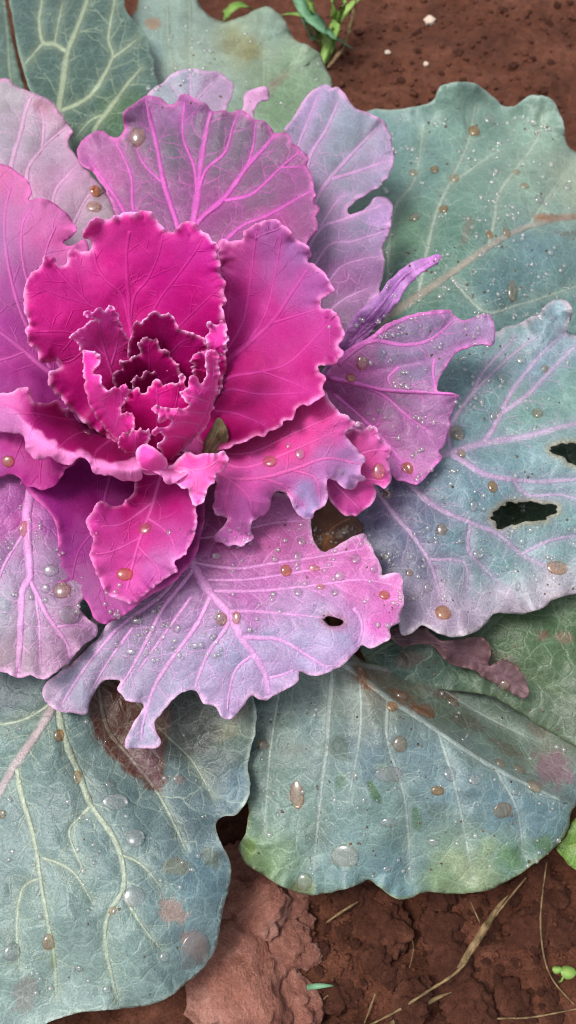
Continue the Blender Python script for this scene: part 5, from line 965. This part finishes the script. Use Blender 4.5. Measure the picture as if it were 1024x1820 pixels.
for _ in range(600):
    x = rc.uniform(560, 1010); y = rc.uniform(1590, 1812); r = rc.choice((6, 7, 9, 12, 15, 22, 34, 48))
    if all(math.hypot(x - a, y - b) > (r + c) * .8 for a, b, c in spots): spots.append((x, y, r))
    if len(spots) >= 60: break
bigs = sorted([s for s in spots if s[2] >= 22])
for i, (x, y, r) in enumerate(spots):
    if r >= 22: lab = '%s large dark soil clod below the lower right leaf' % ordinal(bigs.index((x, y, r)), len(bigs), 'left', 'leftmost', 'rightmost')
    else: lab = 'small dark soil clod on the ground below the lower right leaf'
    clod(x, y, r, CL[i % 5], lab, 'large dark soil clods' if r >= 22 else 'small dark soil clods', .5, .3)
spots = []
for _ in range(300):
    x = rc.uniform(600, 1015); y = rc.uniform(5, 185); r = rc.choice((4, 5, 6, 8, 10))
    if all(math.hypot(x - a, y - b) > (r + c) * 1.6 for a, b, c in spots): spots.append((x, y, r))
    if len(spots) >= 30: break
for i, (x, y, r) in enumerate(spots):
    clod(x, y, r, CL[i % 5], 'small soil crumb on the bare earth at the top right', 'soil crumbs at the top right', .55, .3)
# crumbs
P = np.vstack([np.random.default_rng(1).uniform((380, 1470), (1020, 1815), (1500, 2)), np.random.default_rng(2).uniform((580, 0), (1020, 260), (900, 2))])
X = []
for x, y in P: X.append(ground_at(x, y))
X = np.array(X); sp = np.linalg.norm(X - CAMPOS, axis=1) / FPX
cr = merged('soil_crumbs', X, np.tile((0, 0, 1.), (len(X), 1)) + RNG.normal(0, .2, (len(X), 3)), sp * (1 + 4.5 * RNG.random(len(X)) ** 3), bv, bf, MAT['clod'], .8, 8, .4)
tag(cr, 'loose fine soil crumbs strewn over the ground', 'soil crumbs', kind='stuff')

def blade(name, pts, w, mat, parent=None, fold=.35):
    """a grass blade: folded strip with thickness along 3D points"""
    p = [Vector(q) for q in pts]; n = len(p); V, F = [], []
    for i in range(n):
        t = (p[min(i + 1, n - 1)] - p[max(i - 1, 0)]).normalized(); s = t.cross(Vector((0, 0, 1)))
        s = s.normalized() if s.length > 1e-4 else Vector((1, 0, 0)); u = s.cross(t)
        f = i / (n - 1); ww = w * min(1, (1 - f) * 2.2 + .06) * (.6 + .4 * min(1, f * 4))
        V += [p[i] - s * ww, p[i] - u * ww * fold, p[i] + s * ww, p[i] - u * (ww * fold + .0004)]
    for i in range(n - 1):
        a = i * 4; b = a + 4
        for k in range(4): F.append((a + k, b + k, b + (k + 1) % 4, a + (k + 1) % 4))
    F.append((0, 1, 2, 3)); F.append(tuple((n - 1) * 4 + k for k in (3, 2, 1, 0)))
    return mesh_obj(name, V, F, MAT[mat], parent)
def path3(spec, step=8):
    a = np.array(spec, float); c = catmull(a[:, :2], step); tt = np.linspace(0, len(a) - 1, len(c)); zz = np.interp(tt, np.arange(len(a)), a[:, 2])
    out = []
    for (x, y), z in zip(c, zz):
        g = ground_at(x, y); out.append(tuple(at([(x, y)], g.z + z)[0]))
    return out
STRAWS = [
 ('long pale bent straw stalk lying diagonally across the lower soil', 3.6, [(640,1830,.004),(700,1800,.006),(757,1764,.008),(820,1720,.012),(858,1657,.016),(902,1600,.014),(935,1560,.01)]),
 ('flat frayed straw strip beside the long diagonal stalk', 5, [(690,1822,.003),(740,1792,.004),(790,1768,.004),(815,1760,.003)]),
 ('broad pale straw sheath on the upper half of the diagonal stalk', 7, [(815,1722,.012),(850,1668,.017),(885,1612,.017),(905,1590,.014)]),
 ('thin upright straw stalk near the right edge of the lower soil', 2.6, [(972,1530,.012),(963,1600,.012),(961,1650,.010),(968,1705,.006),(985,1745,.004),(1020,1785,.004)]),
 ('short straw splinter under the lower right leaf edge', 2, [(836,1602,.008),(844,1620,.008),(853,1640,.006)]),
 ('short pale straw stub left under the lower right leaf', 3.4, [(580,1640,.006),(605,1622,.008),(636,1603,.008)]),
 ('small straw bit at the bottom edge beside the clay clods', 2.6, [(532,1818,.004),(555,1795,.005),(584,1768,.004)]),
 ('short straw stub standing at the bottom centre', 3, [(648,1818,.003),(657,1795,.005),(667,1766,.006)]),
 ('thin straw lying along the bottom right edge', 2.4, [(840,1812,.003),(900,1810,.004),(946,1808,.004),(1030,1792,.003)]),
 ('straw sliver at the bottom edge of the damp clay clods', 2.6, [(497,1785,.012),(505,1800,.01),(514,1825,.008)]),
 ('faint straw fibre between the two lower leaves soil patch', 1.6, [(720,1640,.003),(735,1680,.004),(728,1720,.003)]),
]
for lab, w, sp_ in STRAWS:
    pts = path3(sp_); s = (Vector(pts[len(pts) // 2]) - Vector(CAMPOS)).length / FPX
    n = len(pts)
    if w > 4: o = blade('straw_stalk', pts, w * s * .8, 'straw', None, .6)
    else:
        V, F = tube(pts, [w * s * (.38 + .25 * math.sin(3.1 * (i + .3) / n) + .1 * math.sin(i * 2.1)) for i in range(n)], 7)
        o = mesh_obj('straw_stalk', V, F, MAT['straw'])
    tag(o, lab, 'straw', 'dry straw on the lower soil')
o = blade('grass_shoot', path3([(530,1758,.006),(552,1754,.008),(575,1752,.008),(596,1752,.006)]), .0011, 'grass_dark'); tag(o, 'single short green grass blade on the lower soil', 'grass blade')

# grass at the top
tuft = bpy.data.objects.new('grass_tuft', None); COL.objects.link(tuft); g0 = ground_at(590, 100); tuft.location = g0
tag(tuft, 'green grass tuft on the soil above the top green leaf', 'grass')
def tb(pts, w, mat): 
    p = [tuple(Vector(q) - g0) for q in path3(pts)]; blade('blade', p, w, mat, tuft)
tb([(577,112,.002),(588,80,.015),(598,50,.03),(612,0,.05),(620,-40,.06)], .0034, 'grass')
tb([(582,120,.002),(604,92,.012),(620,55,.025),(632,0,.04),(636,-30,.05)], .0018, 'straw')
tb([(520,-40,.03),(542,15,.035),(570,45,.03),(600,68,.02),(630,88,.008)], .0058, 'grass_dark')
tb([(586,105,.002),(570,40,.02),(540,-10,.04),(520,-50,.05)], .0034, 'grass')
tb([(575,85,.002),(555,45,.02),(530,25,.035),(500,26,.04)], .0034, 'grass')
tb([(590,95,.002),(594,30,.025),(590,-30,.05)], .0028, 'grass')
tb([(570,118,.002),(586,70,.015),(604,30,.025),(640,-5,.03),(670,-20,.03)], .0036, 'grass')
tb([(556,70,.004),(545,35,.02),(552,0,.035),(575,-40,.05)], .0036, 'grass_dark')
o = blade('grass_shoot', path3([(392,45,.02),(402,25,.03),(420,9,.034),(440,10,.03),(458,22,.02)]), .0042, 'grass'); tag(o, 'arched yellow-green grass blade behind the wavy top leaf', 'grass blade')

# pale pebbles, top right
def pebble(px, py, r, label):
    o = bpy.data.objects.new('pebble', PEB); COL.objects.link(o); p = ground_at(px, py); s = (p - Vector(CAMPOS)).length / FPX * r
    o.location = p + Vector((0, 0, s * .4)); o.scale = (s, s * 1.3, s * .7); o.rotation_euler = (0, 0, px); tag(o, label, 'pebble', 'pale pebbles on the soil')
PEB = clod_mesh(31, MAT['pebble'])
pebble(763, 41, 8, 'largest pale pebble on the bare soil at the top')
pebble(689, 96, 4, 'small pale pebble left of centre on the upper soil')
pebble(757, 116, 4, 'small pale pebble below the largest one')
# seedling near the lower right corner
sd_ = bpy.data.objects.new('seedling', None); COL.objects.link(sd_); p0 = ground_at(990, 1745); sd_.location = p0
tag(sd_, 'tiny round-leaved green seedling in the lower right corner', 'seedling')
V, F = tube([(0, 0, -.002), (.001, 0, .004), (.0015, .002, .008)], [.0006, .0005, .0004], 6); mesh_obj('stalk', V, F, MAT['grass'], sd_)
for (dx, dy, r) in ((.003, .003, .0032), (-.0015, .004, .002)):
    V = [(dx, dy, .0085)] + [(dx + r * math.cos(a), dy + r * .85 * math.sin(a), .0085 + .0012 * math.cos(2 * a)) for a in np.linspace(0, 2 * math.pi, 15)[:-1]]
    F = [(0, 1 + k, 1 + (k + 1) % 14) for k in range(14)]; o = mesh_obj('seed_leaf', V, F, MAT['grass'], sd_)
    md = o.modifiers.new('thickness', 'SOLIDIFY'); md.thickness = .0004
